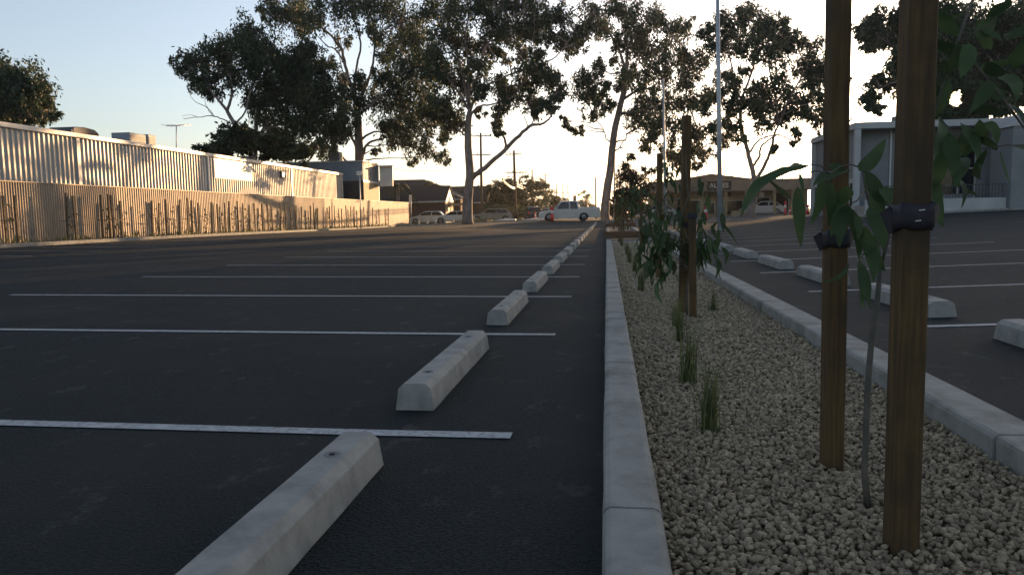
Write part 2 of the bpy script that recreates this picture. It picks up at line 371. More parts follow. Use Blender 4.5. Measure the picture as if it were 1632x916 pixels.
# ================================================================== WHEEL STOPS
def make_stop(L=1.68):
    root = empty('wheel_stop', (0, 0, 0), cat='wheel stop', group='concrete wheel stops')
    mb = MB(); rings = []
    prof = [(-.093, 0), (-.080, .103), (-.052, .129), (.052, .129), (.080, .103), (.093, 0)]
    def ring(y, k=1, dz=0): return [(u*k, y, max(0, v-dz)) for u, v in prof]
    ys = [(0, 1, .0), (.004, 1.0, 0)] + [(L*t/12, 1, 0) for t in range(1, 12)] + [(L-.004, 1.0, 0), (L, 1, 0)]
    V = []; F = []
    for y, k, dz in ys:
        V += [(p[0]+random.uniform(-.0012, .0012), p[1]+(.012 if (y < .01 and p[2] > .05) else -.012 if (y > L-.01 and p[2] > .05) else 0), p[2]) for p in ring(y, k, dz)]
    n = 6
    for j in range(len(ys)-1):
        for q in range(n): F.append((j*n+q, j*n+(q+1) % n, (j+1)*n+(q+1) % n, (j+1)*n+q))
    F.append(tuple(range(n))); F.append(tuple((len(ys)-1)*n+q for q in range(n))[::-1])
    mb.add(V, F); mb.build('body', 'stop', root, bevel=.002, seg=1)
    for y in (.28, L-.28):
        h = MB(); s = 20
        ring_ = lambda r, z: [(r*math.cos(2*math.pi*i/s), y+r*math.sin(2*math.pi*i/s), z) for i in range(s)]
        V = ring_(.031, .1285)+ring_(.029, .1305)+ring_(.024, .1302)+ring_(.022, .1292)
        F = [(k*s+i, k*s+(i+1) % s, (k+1)*s+(i+1) % s, (k+1)*s+i) for k in range(3) for i in range(s)]+[tuple(3*s+i for i in range(s))]
        h.add(V, F, True); c = h.build('bolt_cap', 'conc', root); c.data.materials[0] = MAT['holeconc']
        b = MB(); b.tube([(0, y, .129), (0, y, .1318)], [.011, .010], 8); b.build('bolt', 'tyre', c)
    return root
MAT['holeconc'] = mat('hole_mortar', (.14, .14, .14), .9, (.2, .2, .2), 40, 3)
st0 = make_stop()
def place_stop(x, y, label, rz, first=False):
    z = gz(x, y+.8)+.007
    if first: st0.location = (x, y, z); st0.rotation_euler = (0, 0, rz); st0['label'] = label; return st0
    return dup(st0, (x, y, z), rz, label)
ys_left = [.98, 3.44, 6.22]+[8.92+2.69*i for i in range(21)]
for i, y in enumerate(ys_left):
    lab = ('nearest pale concrete wheel stop in the row left of the planter, running out of frame' if i == 0 else
           'pale concrete wheel stop, %s from the camera in the row left of the planter' % ORD[i])
    place_stop(-.915+random.uniform(-.01, .01)*(i > 1), y, lab, random.uniform(-.006, .006), i == 0)
ys_right = [3.83+2.72*i for i in range(12)]
for i, y in enumerate(ys_right):
    o = place_stop(2.75, y, 'pale concrete wheel stop, %s from the camera in the row right of the planter' % ORD[i], random.uniform(-.006, .006))
    o.rotation_euler = (0, -.033, o.rotation_euler[2]); o.scale = (1.2, 1, 1.05)

# ================================================================== STAKES AND SAPLINGS
def stake_mesh(mb, H, wd=.07, wdy=None):
    wdy = wdy or wd; V = []; F = []; n = 9
    for j in range(n+1):
        z = -.03+(H+.03)*j/n
        k = 1+random.uniform(-.015, .015); ox, oy = random.uniform(-.001, .001), random.uniform(-.001, .001)
        for i, jj in ((-1, -1), (1, -1), (1, 1), (-1, 1)):
            V.append((i*wd/2*k+ox, jj*wdy/2*k+oy, z))
    for j in range(n):
        for q in range(4): F.append((j*4+q, j*4+(q+1) % 4, (j+1)*4+(q+1) % 4, (j+1)*4+q))
    F.append((3, 2, 1, 0)); F.append(tuple(n*4+q for q in range(4)))
    return mb.add(V, F)
def make_stake(x, y, z, H, wd, tie_z, lean, label, rz=0, tie_to=None, bevel=.003, group='timber tree stakes in the planter'):
    r = empty('tree_stake', (x, y, z), rz, label=label, cat='tree stake', group=group)
    mb = MB(); stake_mesh(mb, H, wd)
    s = mb.build('post', 'wood', r, bevel=bevel, seg=1)
    r.rotation_euler = (lean[0], lean[1], rz)
    if tie_z:
        t = MB(); e = wd/2+.004; hh = .022
        for k, (a, b) in enumerate((((-e, -e), (e, -e)), ((e, -e), (e, e)), ((e, e), (-e, e)), ((-e, e), (-e, -e)))):
            q = random.uniform(-.004, .004)
            t.bar((a[0]*1.06, a[1]*1.06, tie_z+q), (b[0]*1.06, b[1]*1.06, tie_z-q), .006, hh*2)
        tt = t.build('rubber_tie', 'rubber', r)
        if wd > .06 and y < 3:
            for dz in (-.012, .01):
                sb = MB(); sb.bar((-.01, -e-.0065, tie_z+dz), (.004, -e-.0065, tie_z+dz+.002), .0018, .0018); sb.build('staple', 'staple', tt)
    return r
def leaf_geo(a, b, wd, bend=None, fold=.25, n=9, side=None, droop=.0):
    """lanceolate leaf from a (petiole) to b (tip); returns verts, quads"""
    a = Vector(a); b = Vector(b); d = b-a; L = d.length; d.normalize()
    s = Vector(side) if side is not None else Vector((rt[0], rt[1], rt[2]))
    s = (s-d*s.dot(d))
    if s.length < .05: s = Vector((0, 0, 1)) - d*d.z
    s.normalize(); nrm = d.cross(s)
    bd = bend if bend is not None else random.uniform(-.08, .08)
    V = []; F = []
    for i in range(n+1):
        t = i/n; c = a.lerp(b, t) + s*(math.sin(math.pi*t)*bd*L) + nrm*(math.sin(math.pi*t)*random.uniform(.03, .05)*L)
        c.z -= droop*0
        h = wd/2*(math.sin(math.pi*min(1, t**.72))**.8 if 0 < t < 1 else .02)
        ripple = .06*wd*math.sin(9*t+L*50)
        V += [c - s*h + nrm*(h*fold+ripple), c, c + s*h + nrm*(h*fold-ripple)]
    for i in range(n):
        F += [(3*i, 3*i+1, 3*i+4, 3*i+3), (3*i+1, 3*i+2, 3*i+5, 3*i+4)]
    return V, F
GZP = .04
# nearest pair of stakes
make_stake(.775, 2.67, GZP, 1.9, .062, None, (R(0), R(-.6), 0), 'square timber stake left of the nearest sapling, leaning slightly', rz=R(8))
sL = [o for o in COL.objects if o.name == 'tree_stake'][0]
make_stake(.765, 2.02, GZP, 1.95, .067, None, (R(0), R(-.1), 0), 'thick square timber stake right of the nearest sapling, closest to the camera', rz=R(4))
sR = [o for o in COL.objects if o.name.startswith('tree_stake')][1]
def strap(root, wd, zc, h, rz_, staples):
    t = MB(); e = wd/2+.005; n = 5
    for f in range(4):
        a = [(-e, -e), (e, -e), (e, e), (-e, e)][f]; b = [(-e, -e), (e, -e), (e, e), (-e, e)][(f+1) % 4]
        V = []; F = []
        for i in range(n+1):
            u = i/n; x = a[0]+(b[0]-a[0])*u; y = a[1]+(b[1]-a[1])*u; bul = 1.0+.10*math.sin(math.pi*u)
            dz = .006*math.sin(3*(x+y)/wd)
            for k in (-1, -.3, .3, 1): V.append((x*bul, y*bul, zc+k*h/2+dz))
        for i in range(n):
            for k in range(3): F.append((i*4+k, (i+1)*4+k, (i+1)*4+k+1, i*4+k+1))
        t.add(V, F, True)
    # loose tail of the belt standing off the stake towards the stem
    t.bar((e, -e*.6, zc+.004), (e+.018, -e*.2, zc-.012), .005, h*1.05)
    t.bar((-e, e*.2, zc-.004), (-e-.012, e*.9, zc-.02), .005, h*1.0)
    o = t.build('rubber_tie', 'rubber', root)
    md = o.modifiers.new('thick', 'SOLIDIFY'); md.thickness = .003
    for dz, dx in staples:
        sb = MB(); sb.bar((dx-.007, -e*1.16, zc+dz), (dx+.007, -e*1.16, zc+dz+.0015), .0022, .0022); sb.build('staple', 'staple', o)
strap(sR, .067, .873, .062, 0, ((.012, .004), (-.014, -.004)))
strap(sL, .062, .795, .055, 0, ())

def sapling(label, root_loc, stems, leaves, new_leaves=()):
    """stems: list of (points, radii); leaves: (V,F) lists in world space"""
    r = empty('sapling', root_loc, label=label, cat='sapling', group='young gum saplings in the planter')
    o = Vector(root_loc)
    mb = MB()
    for pts, rad in stems: mb.tube([Vector(p)-o for p in pts], rad, 8)
    mb.build('stem', 'stem', r)
    for nm, ls, m in (('foliage', leaves, 'leafbig'), ('young_foliage', new_leaves, 'leafnew')):
        if not ls: continue
        mb = MB()
        for V, F in ls: mb.add([Vector(v)-o for v in V], F, True)
        mb.build(nm, m, r)
    return r
# nearest sapling, leaf by leaf
D0 = 2.3
st = [(1383, 808, 2.27), (1378, 752, 2.27), (1380, 680, 2.28), (1384, 600, 2.28), (1390, 530, 2.28), (1398, 480, 2.29), (1403, 430, 2.3), (1398, 380, 2.3), (1388, 335, 2.29), (1379, 300, 2.28), (1374, 268, 2.27)]
stems = [([W(*p) for p in st], [.0105, .010, .0095, .0095, .009, .0085, .007, .0055, .0045, .0035, .002])]
def tw(pts, r=.0022): stems.append(([W(*p) for p in pts], [r]*(len(pts)-1)+[r*.6]))
tw([(1374, 268, 2.27), (1355, 262, 2.24), (1338, 266, 2.2), (1322, 277, 2.18), (1308, 264, 2.16), (1290, 262, 2.15)])
tw([(1322, 277, 2.18), (1300, 272, 2.2), (1275, 280, 2.22)])
tw([(1379, 300, 2.28), (1366, 320, 2.2), (1352, 326, 2.18)])
tw([(1388, 335, 2.29), (1372, 350, 2.22), (1370, 365, 2.2)])
tw([(1398, 380, 2.3), (1374, 408, 2.2), (1369, 416, 2.18)])
tw([(1374, 268, 2.27), (1380, 258, 2.25), (1369, 266, 2.24)])
# upper leader continues behind the right stake
tw([(1403, 430, 2.3), (1420, 360, 2.32), (1448, 290, 2.34), (1474, 225, 2.34), (1498, 150, 2.32), (1525, 70, 2.3), (1560, -30, 2.3)], .005)
tw([(1474, 225, 2.34), (1490, 262, 2.3), (1478, 262, 2.28)])
tw([(1498, 190, 2.32), (1535, 225, 2.3), (1566, 237, 2.28), (1608, 231, 2.25), (1650, 235, 2.25)])
tw([(1525, 70, 2.3), (1560, 110, 2.3), (1600, 160, 2.3), (1640, 215, 2.3)], .004)
tw([(1525, 70, 2.3), (1575, 40, 2.3), (1606, 8, 2.3), (1650, -12, 2.3)])
LV = [(1289, 264, 1179, 349, 22, -.17), (1271, 297, 1276, 394, 19, .0), (1309, 282, 1291, 361, 17, .06), (1357, 272, 1295, 298, 27, -.05),
      (1318, 285, 1320, 361, 23, .03), (1274, 276, 1281, 312, 6, 0), (1369, 272, 1412, 221, 25, .10), (1376, 272, 1427, 330, 27, -.12),
      (1389, 299, 1395, 385, 28, .03), (1352, 296, 1337, 326, 24, 0), (1350, 328, 1369, 413, 19, .05), (1369, 357, 1410, 432, 24, -.05),
      (1369, 415, 1373, 495, 13, .04), (1371, 416, 1387, 492, 21, -.06), (1354, 418, 1310, 450, 7, .12), (1341, 318, 1324, 377, 21, .04),
      (1365, 342, 1368, 382, 14, 0), (1348, 270, 1318, 262, 15, 0), (1400, 300, 1442, 350, 26, .1), (1385, 330, 1408, 400, 26, .05),
      (1352, 326, 1338, 395, 22, -.05), (1378, 380, 1392, 450, 20, .08),
      (1474, 262, 1503, 362, 35, -.04), (1523, 282, 1532, 333, 8, .06), (1535, 298, 1558, 313, 7, .05), (1594, 241, 1611, 298, 7, -.1),
      (1604, 231, 1650, 252, 22, .1), (1572, 238, 1563, 286, 14, -.1), (1520, 8, 1470, 26, 11, 0), (1500, 34, 1558, 26, 19, .04),
      (1575, 38, 1608, -2, 27, .05), (1455, 74, 1492, 54, 15, .03), (1608, 165, 1640, 214, 19, 0), (1552, 162, 1597, 186, 26, .05),
      (1512, 122, 1458, 206, 24, .1), (1498, 186, 1486, 268, 30, .05), (1530, 196, 1562, 272, 26, .06), (1478, 200, 1462, 292, 20, .05),
      (1506, 96, 1464, 118, 20, .1), (1528, 66, 1500, 128, 24, .05), (1560, 104, 1512, 62, 24, -.08), (1578, 128, 1545, 182, 22, .05),
      (1550, 46, 1600, 70, 24, .05), (1560, 110, 1622, 96, 24, .1), (1486, 176, 1452, 150, 20, 0), (1596, 158, 1560, 128, 22, .1),
      (1600, 60, 1640, 40, 22, 0), (1540, 205, 1512, 262, 24, .05), (1512, 210, 1528, 300, 26, -.05), (1470, 40, 1452, 96, 22, 0),
      (1545, 70, 1530, 125, 24, .05), (1482, 60, 1520, 90, 24, .1), (1500, 240, 1480, 310, 22, .05), (1560, 190, 1535, 250, 24, .1), (1462, 120, 1478, 190, 24, .05), (1590, 120, 1622, 160, 24, .1),
      (1570, 100, 1600, 120, 22, 0), (1556, 60, 1590, 20, 26, .05), (1490, 15, 1530, 60, 24, 0), (1540, 250, 1520, 300, 20, 0), (1615, 110, 1640, 60, 26, 0), (1480, 225, 1510, 245, 22, .1), (1570, 195, 1590, 232, 22, .1),
      (1548, 216, 1590, 240, 16, .1), (1580, 80, 1556, 30, 20, 0), (1455, 235, 1442, 300, 20, 0), (1492, 130, 1470, 170, 22, 0)]
lv = []
for (x0, y0, x1, y1, wd, bd) in LV:
    tt = max(0, min(1, ((1523-x0)*(x1-x0)+(157-y0)*(y1-y0))/((x1-x0)**2+(y1-y0)**2)))
    if math.hypot(x0+(x1-x0)*tt-1523, y0+(y1-y0)*tt-157) < 11+wd*.6: continue
    if x0 > 1440 and random.random() < 2:
        da, db = D0+random.uniform(-.12, .14), D0+random.uniform(-.12, .14)
    else: da, db = 2.2+random.uniform(-.05, .05), 2.2+random.uniform(-.1, .06)
    sv = Vector(rt)+Vector(fw)*random.uniform(-.5, .5)
    lv.append(leaf_geo(W(x0, y0, da), W(x1, y1, db), wd/FPX*D0*(.98 if x0 > 1440 else .98), bd, side=sv))
nl = [leaf_geo(W(1262, 318, 2.2), W(1220, 282, 2.25), .018, .05), leaf_geo(W(1283, 262, 2.15), W(1255, 268, 2.1), .03, .05)]
base = W(1383, 808, 2.27)
sapling('nearest gum sapling with large drooping leaves tied between two thick stakes', (base[0], base[1], GZP-.02), stems, lv, nl)

# rest of the saplings, further along the planter
def auto_sapling(y, x, H, label, nleaf, blobs=None, L=(.15, .25), wd=.044, density_z=(.55, 1.6)):
    rs = random.Random(int(y*100)); o = Vector((x, y, GZP-.02))
    pts = [o+Vector((rs.uniform(-.02, .02)*i, rs.uniform(-.02, .02)*i, H*i/7)) for i in range(8)]
    stems = [(pts, [.010*(1-.1*i) for i in range(8)])]; leaves = []; new = []
    bl = []
    if blobs:
        for (px, py, rr, n, D) in blobs:
            c = Vector(W(px, py, D)); j = min(7, max(2, int((c.z-.0)/H*7)))
            mid = pts[j].lerp(c, .5)+Vector((0, 0, .05)); stems.append(([pts[j], mid, c], [.004, .003, .0015]))
            for k in range(int(n*.52)): bl.append((c, rr*1.1/FPX*D))
    else:
        for k in range(nleaf//9):
            z = rs.uniform(*density_z); a = rs.uniform(0, 6.28); rr = rs.uniform(.08, .34)
            c = o+Vector((math.cos(a)*rr, math.sin(a)*rr, z)); j = min(7, int(z/H*7))
            stems.append(([pts[j], pts[j].lerp(c, .5)+Vector((0, 0, .05)), c], [.004, .003, .0015]))
            bl += [(c, .13)]*9
    for c, rr in bl:
        p = c+Vector([rs.gauss(0, .5)*rr for _ in range(3)])
        l = rs.uniform(*L); a = rs.uniform(0, 6.28); h = rs.uniform(.15, .8)
        tip = p+Vector((math.cos(a)*h*l, math.sin(a)*h*l, -l*rs.uniform(.5, 1)))
        s = Vector((math.cos(a+1.57)+rs.uniform(-.6, .6), math.sin(a+1.57)+rs.uniform(-.6, .6), rs.uniform(-.2, .2)))
        (new if rs.random() < .12 else leaves).append(leaf_geo(p, tip, wd*rs.uniform(.7, 1.15), rs.uniform(-.15, .15), n=5, side=s))
    sapling(label, o, stems, leaves, new)
b2 = [(1058, 385, 26, 30, 6.5), (1075, 420, 14, 10, 6.6), (1100, 385, 22, 30, 6.6), (1130, 400, 16, 20, 6.7), (1035, 400, 22, 22, 6.6), (1050, 325, 34, 20, 6.6), (1075, 345, 26, 22, 6.5), (1040, 370, 28, 30, 6.6), (1055, 395, 24, 28, 6.6), (1040, 415, 16, 16, 6.6),
      (1050, 440, 12, 7, 6.6), (1118, 300, 24, 12, 6.7), (1120, 340, 24, 14, 6.7), (1128, 375, 22, 22, 6.7), (1112, 395, 16, 20, 6.7), (1145, 345, 14, 5, 6.7),
      (1112, 290, 16, 8, 6.7), (1020, 345, 14, 8, 6.6)]
auto_sapling(6.62, .69, 1.45, 'leafy gum sapling with a drooping crown tied to the second pair of stakes', 0, b2)
make_stake(.672, 6.78, GZP, 1.72, .07, .78, (0, R(.7), 0), 'timber stake of the second pair, left of the two', rz=R(10))
make_stake(.722, 6.46, GZP, .98, .062, .86, (0, R(-.8), 0), 'shorter timber stake of the second pair, right of the two', rz=R(-6))
auto_sapling(10.7, .72, 1.5, 'gum sapling behind the second pair of stakes', 70)
make_stake(.70, 10.4, GZP, 1.68, .068, .8, (0, R(.4), 0), 'timber stake standing alone just beyond the second pair', rz=R(12))
auto_sapling(14.2, .74, 1.4, 'gum sapling midway between the second stakes and the timber rail', 50)
auto_sapling(17.9, .72, 1.4, 'small gum sapling beside the last stake before the timber rail', 40)
make_stake(.78, 17.5, GZP, 1.5, .055, .7, (0, R(-.3), 0), 'thin timber stake just before the near timber rail', bevel=0)
for i, y in enumerate((27.5, 31.4, 35.3, 39.2, 47, 51, 55, 59)):
    auto_sapling(y, .72, 1.7, 'reddish sapling %s beyond the near timber rail' % ORD[i], 60, L=(.12, .2), wd=.04, density_z=(.5, 1.9))
    make_stake(.60, y-.2, GZP, 1.3, .05, .6, (0, R(random.uniform(-1, 1)), 0), 'thin timber stake %s beyond the near timber rail' % ORD[i], bevel=0)

# grass tufts
def tuft(x, y, H, n, label, spread=.07, z=.03):
    r = random.Random(int(x*1000+y*77)); mb = MB(); H *= 1.22 if z < .045 else 1
    for i in range(n):
        a = r.uniform(0, 6.28); h = H*r.uniform(.45, 1.05); out = h*r.uniform(.05, .42); wd = r.uniform(.0022, .004)
        bx, by = r.gauss(0, spread*.25), r.gauss(0, spread*.25); s = Vector((-math.sin(a), math.cos(a), 0)); V = []
        for k in range(5):
            t = k/4; c = Vector((bx+math.cos(a)*out*t*t, by+math.sin(a)*out*t*t, h*(t-.18*t*t*out/h))); ww = wd*(1-t*.9)
            V += [c-s*ww, c+s*ww]
        mb.add(V, [(2*k, 2*k+1, 2*k+3, 2*k+2) for k in range(4)], True)
    o = mb.build('grass_tuft', 'grass'); o.location = (x, y, z)
    return tag(o, label, 'grass tuft', 'strappy grass tufts in the planter')
for x, y, H, n, lb in ((.41, 3.08, .27, 90, 'upright grass tuft in the gravel, closest to the camera'), (.415, 3.95, .32, 90, 'upright grass tuft, second from the camera'),
                   (.50, 5.3, .26, 80, 'grass tuft in the gravel before the second stakes'), (.54, 5.95, .24, 60, 'grass tuft right beside the second pair of stakes'),
                   (.39, 8.7, .3, 90, 'grass tuft in the gravel beyond the second stakes'), (.42, 11.5, .32, 110, 'bushy grass tuft by the left planter kerb'),
                   (.40, 13.6, .34, 110, 'grass tuft halfway to the near timber rail'), (.42, 16.2, .3, 90, 'grass tuft short of the near timber rail'),
                   (.95, 6.9, .2, 40, 'sparse grass tuft right of the second pair of stakes'), (.4, 20.5, .3, 90, 'grass tuft at the foot of the near timber rail')):
    tuft(x, y, H, n, lb)
mb = MB(); mb.tube([(.60, 2.63, .062), (.615, 2.64, .068), (.64, 2.64, .064)], [.004, .005, .003], 6)
tag(mb.build('twig', 'stem'), 'short dark twig lying on the gravel left of the near stakes', 'twig')

# timber rails across the planter
def rail(y, label):
    r = empty('timber_rail', (.75, y, 0), label=label, cat='timber rail', group='timber rails across the planter')
    mb = MB(); mb.box(-.82, -.06, .16, .9, .06, .37); mb.build('beam', 'sleeper', r, bevel=.01)
    for x in (-.35, .45):
        p = MB(); p.box(x-.06, -.055, 0, x+.06, .055, .158); p.build('post', 'sleeper', r, bevel=.006)
rail(23.55, 'dark timber rail across the planter, the nearer one'); rail(43.7, 'dark timber rail across the planter, the farther one')

# ================================================================== FENCE AND SHED
def corrug(name, x, y0, y1, z0, z1, per, amp, m, parent, trap=False, sub=8):
    n = int((y1-y0)/per*sub); t = np.arange(n+1)/sub
    ph = t % 1
    if trap: pr = np.clip((np.abs(ph-.5)*4-.6)/.8, 0, 1)
    else: pr = .5+.5*np.cos(2*np.pi*ph)
    ys = y0+t*per; xs = x+amp*pr
    zz0 = z0(ys) if callable(z0) else np.full(n+1, z0)
    V = np.concatenate([np.stack([xs, ys, zz0], 1), np.stack([xs, ys, np.full(n+1, z1)], 1)])
    i = np.arange(n); F = np.stack([i, i+1, i+n+2, i+n+1], 1)
    o = mesh_np(name, V, F, m, parent, smooth=not trap); return o
FX = -20.75
fr = empty('corrugated_fence', (0, 0, 0), label='long weathered corrugated steel fence behind the garden bed on the left', cat='fence')
for k, (a, b) in enumerate(((6, 30), (30, 54), (54, 78))):
    corrug('sheeting', FX, a, b-.004, 0.05, 2.36, .12 if k < 1 else .16, (.03, .026, .02)[k], 'fence', fr)
mb = MB(); mb.box(FX-.03, 6, 2.361, FX+.045, 78, 2.40); mb.build('capping', 'fence', fr)
mb = MB(); mb.box(FX-.05, 78, 0, FX+.04, 78.09, 2.40); mb.build('end_post', 'wood', fr)
SX = -23.4
sh = empty('warehouse', (0, 0, 0), label='long low warehouse clad in ribbed zinc sheet behind the fence', cat='warehouse')
shz = 4.78
bays = [-2, 9, 20.2, 31.3, 42.4, 54.3, 65.2]
for a, b in zip(bays[:-1], bays[1:]):
    corrug('wall_sheeting', SX, a+.1, b-.1, 0, shz-.14, .28, .05, 'zinc', sh, trap=True)
    mb = MB(); mb.box(SX-.02, b-.1, 0, SX+.09, b+.1, shz-.14); mb.build('downpipe', 'cap', sh)
mb = MB(); mb.box(SX-.3, -2, shz-.14, SX+.16, 65.3, shz+.06); mb.build('gutter', 'cap', sh, bevel=.02)
mb = MB(); mb.prism([(SX-.3, shz+.02), (SX-12, shz+1.0), (SX-24, shz), (SX-24, 0), (SX-.2, 0)], 'y', -2, 65.15); mb.build('roof', 'zinc', sh)
a = onx(343, 251, SX+.1); b = onx(397, 284, SX+.1)
mb = MB(); mb.box(SX+.05, 43.0, 3.42, SX+.085, 47.9, 4.6); sg = mb.build('sign_board', 'panelwhite')
tag(sg, 'blank white sign board screwed to the warehouse wall', 'sign board')
mb = MB(); mb.box(SX+.05, 43.05, 3.45, SX+.10, 43.17, 4.45); mb.build('edge_trim', 'cap', sg)
p = onx(458, 272, SX+.06)
for py, lb in ((52.8, 'small dark wall light on the warehouse, right of the white board'),):
    r = empty('wall_light', (SX+.05, 52.6, 4.1), label=lb, cat='wall light')
    mb = MB(); mb.box(0, -.3, -.25, .12, .3, .25); mb.build('housing', 'darkmetal', r, bevel=.02)
    mb = MB(); mb.box(.122, -.22, -.17, .135, .22, .17); mb.build('lens', 'lamp', r)
# things on the warehouse roof
def onroof(px0, px1, pytop, xw, depth, name, m, label, dome=False):
    A = onx(px0, pytop, xw); B = onx(px1, pytop, xw); zt = (A[2]+B[2])/2
    r = empty(name, (xw, (A[1]+B[1])/2, 0), label=label, cat=name.replace('_', ' ')); h = abs(B[1]-A[1])/2
    mb = MB()
    if dome:
        mb.prism([(-h, 4.85), (h, 4.85), (h, zt-.18), (h*.7, zt-.02), (0, zt+.03), (-h*.7, zt-.02), (-h, zt-.18)], 'x', -depth, 0)
    else: mb.box(-depth, -h, 4.75, 0, h, zt)
    mb.build('housing', m, r, bevel=.03)
    mb = MB()
    for k in range(4): mb.box(.002, -h*.85, 4.95+k*(zt-5.05)/4, .03, h*.85, 4.95+k*(zt-5.05)/4+.05)
    mb.build('louvre', 'darkmetal', r)
onroof(113, 157, 204, -24.5, 1.3, 'roof_vent', 'darkmetal', 'low dark domed vent on the warehouse roof', True)
onroof(206, 232, 213, -24.2, 1.0, 'air_conditioner', 'greyclad', 'boxy evaporative cooler on the roof, left of a smaller one')
onroof(236, 248, 215, -24.2, .8, 'air_conditioner', 'greyclad', 'small box cooler on the roof, right of the bigger one')
def aerial(px, pyt, pyb, D, label):
    t = Vector(W(px, pyt, D)); b = Vector(W(px, pyb+14, D)); r = empty('television_aerial', b, label=label, cat='aerial')
    mb = MB(); mb.tube([(0, 0, 0), t-b], .03, 6); mb.build('mast', 'galv', r)
    mb = MB(); c = t-b; mb.bar(c+Vector((-.6, 0, -.02)), c+Vector((.75, .1, .04)), .035)
    for k in range(6):
        q = c+Vector((-.55+k*.24, 0, 0)); mb.bar(q+Vector((0, -.5+.05*k, 0)), q+Vector((.05, .5-.05*k, .0)), .022)
    mb.build('antenna', 'galv', r)
aerial(281, 200, 232, 42, 'thin television aerial standing above the warehouse roof')

# two storey neighbour beyond the warehouse
nb = empty('office_building', (-22, 67, 0), label='two-tone grey office building at the far end of the warehouse', cat='building')
mb = MB(); mb.box(-14, 0, 4.25, 0, 4.6, 6.0); mb.build('upper_wall', 'greyclad', nb)
mb = MB(); mb.box(-13.95, .05, 0, -.05, 4.55, 4.248); mb.build('lower_wall', 'darkclad', nb)
mb = MB()
for k in range(28): mb.box(-14+k*.5, -.02, 4.27, -13.96+k*.5, -.001, 5.98)
for k in range(9): mb.box(.001, .2+k*.5, 4.3, .025, .25+k*.5, 5.98)
mb.build('cladding_rib', 'greyclad', nb)
mb = MB(); mb.box(-14.1, -.1, 6.0, .1, 4.7, 6.07); mb.build('parapet_cap', 'cap', nb)
mb = MB(); mb.box(.001, 0, 0.2, .03, 4.5, 4.22); mb.build('side_panel', 'cream', nb)
mb = MB(); mb.box(.002, -.03, 4.12, .05, 4.62, 4.3); mb.box(.002, 4.5, 0, .06, 4.66, 6.0); mb.build('trim', 'panelwhite', nb)
aw = empty('awning', (-21.9, 71.8, 0), label='white sunlit awning panel beside the grey office building', cat='awning')
mb = MB(); mb.box(0, 0, 3.9, 1.3, .12, 5.8); mb.build('panel', 'panelwhite', aw); mb = MB(); mb.box(-.02, -.5, 5.8, 1.5, .3, 5.86); mb.build('roof', 'cap', aw)
c0 = onx(504, 243, -26); c1 = onx(521, 258, -26)
r = empty('rooftop_cooler', (-24.2, 70.5, 6.0), label='louvred grey cooler box on the office roof, against the gum tree', cat='air conditioner')
mb = MB(); mb.box(-2.1, -.5, 0.05, -1.05, .5, 1.15); mb.build('housing', 'greyclad', r, bevel=.03)
mb = MB()
for k in range(6): mb.box(-2.05, -.53, .14+k*.16, -1.1, -.502, .2+k*.16)
mb.build('louvre', 'darkmetal', r)
def pole_sign(px, pt, pb, D, w2, h2, label, marks=True, edge=False):
    b = Vector(W(px+2, pb, D)); t = Vector(W(px, pt, D)); b.z = min(b.z, gz(b.x, b.y)); r = empty('pole_sign', b, label=label, cat='sign'); c = t-b
    mb = MB(); mb.tube([(0, 0, 0), c], .045, 8); mb.build('post', 'galv', r)
    mb = MB()
    if edge: mb.box(c.x-.14, c.y-.05, c.z-h2, c.x+.14, c.y-.02, c.z+.02)
    else: mb.box(c.x-w2/2, c.y-.09, c.z-h2/2, c.x+w2/2, c.y-.05, c.z+h2/2)
    p = mb.build('plate', 'panelwhite', r, bevel=.01)
    if marks:
        mb = MB()
        for k in range(3): mb.box(c.x-w2*.28+k*w2*.2, c.y-.096, c.z-h2*.12, c.x-w2*.28+k*w2*.2+w2*.12, c.y-.092, c.z+h2*.14)
        mb.build('marking', 'darkclad', p)
pole_sign(573, 276, 355, 60, .42, .3, 'small white sign on a tall grey pole in front of the office')
pole_sign(654, 311, 355, 80, .28, 1.0, 'narrow white parking sign on a post at the fence end', False, True)

# stakes and seedlings along the fence
hints = [8, 26, 74, 104, 121, 164, 177, 193, 243, 255, 264, 285, 300, 312, 327, 338, 345]
hints = [8, 27, 106, 120, 163, 175, 180, 193, 242, 253, 265, 286, 299, 306, 316, 338, 347, 358, 366, 380, 388, 398, 406, 418, 427, 434, 447, 455, 464, 472, 480, 495, 501, 506,
         521, 526, 533, 545, 552, 559, 565, 574, 580, 587, 594, 604, 614, 619]
def nth(i):
    if i < 25: return ORD[i]
    t, u = divmod(i+1, 10); T = {2: 'twent', 3: 'thirt', 4: 'fort', 5: 'fift'}[t]
    return T+'ieth' if u == 0 else T+'y-'+ORD[u-1]
sproto = None
for i, px in enumerate(hints):
    b = onx(px, 350, -20.2+random.uniform(-.15, .2)); H = random.uniform(1.5, 1.85)
    lab = 'thin weathered stake in the fence bed, %s of %d counted from the left' % (nth(i), len(hints))
    if sproto is None:
        sproto = empty('garden_stake', (0, 0, 0), label=lab, cat='stake', group='thin stakes along the fence')
        mb = MB(); mb.box(-.03, -.035, 0, .03, .035, 1.7); mb.build('post', 'stakegrey' if 'stakegrey' in MAT else 'sleeper', sproto)
        r = sproto
    else: r = dup(sproto, (0, 0, 0))
    r['label'] = lab
    r.location = (b[0], b[1], gz(b[0], b[1])+.1); r.rotation_euler = (random.uniform(-.035, .035), random.uniform(-.03, .03), 0); r.scale = (1, 1, H/1.7)
seen = []
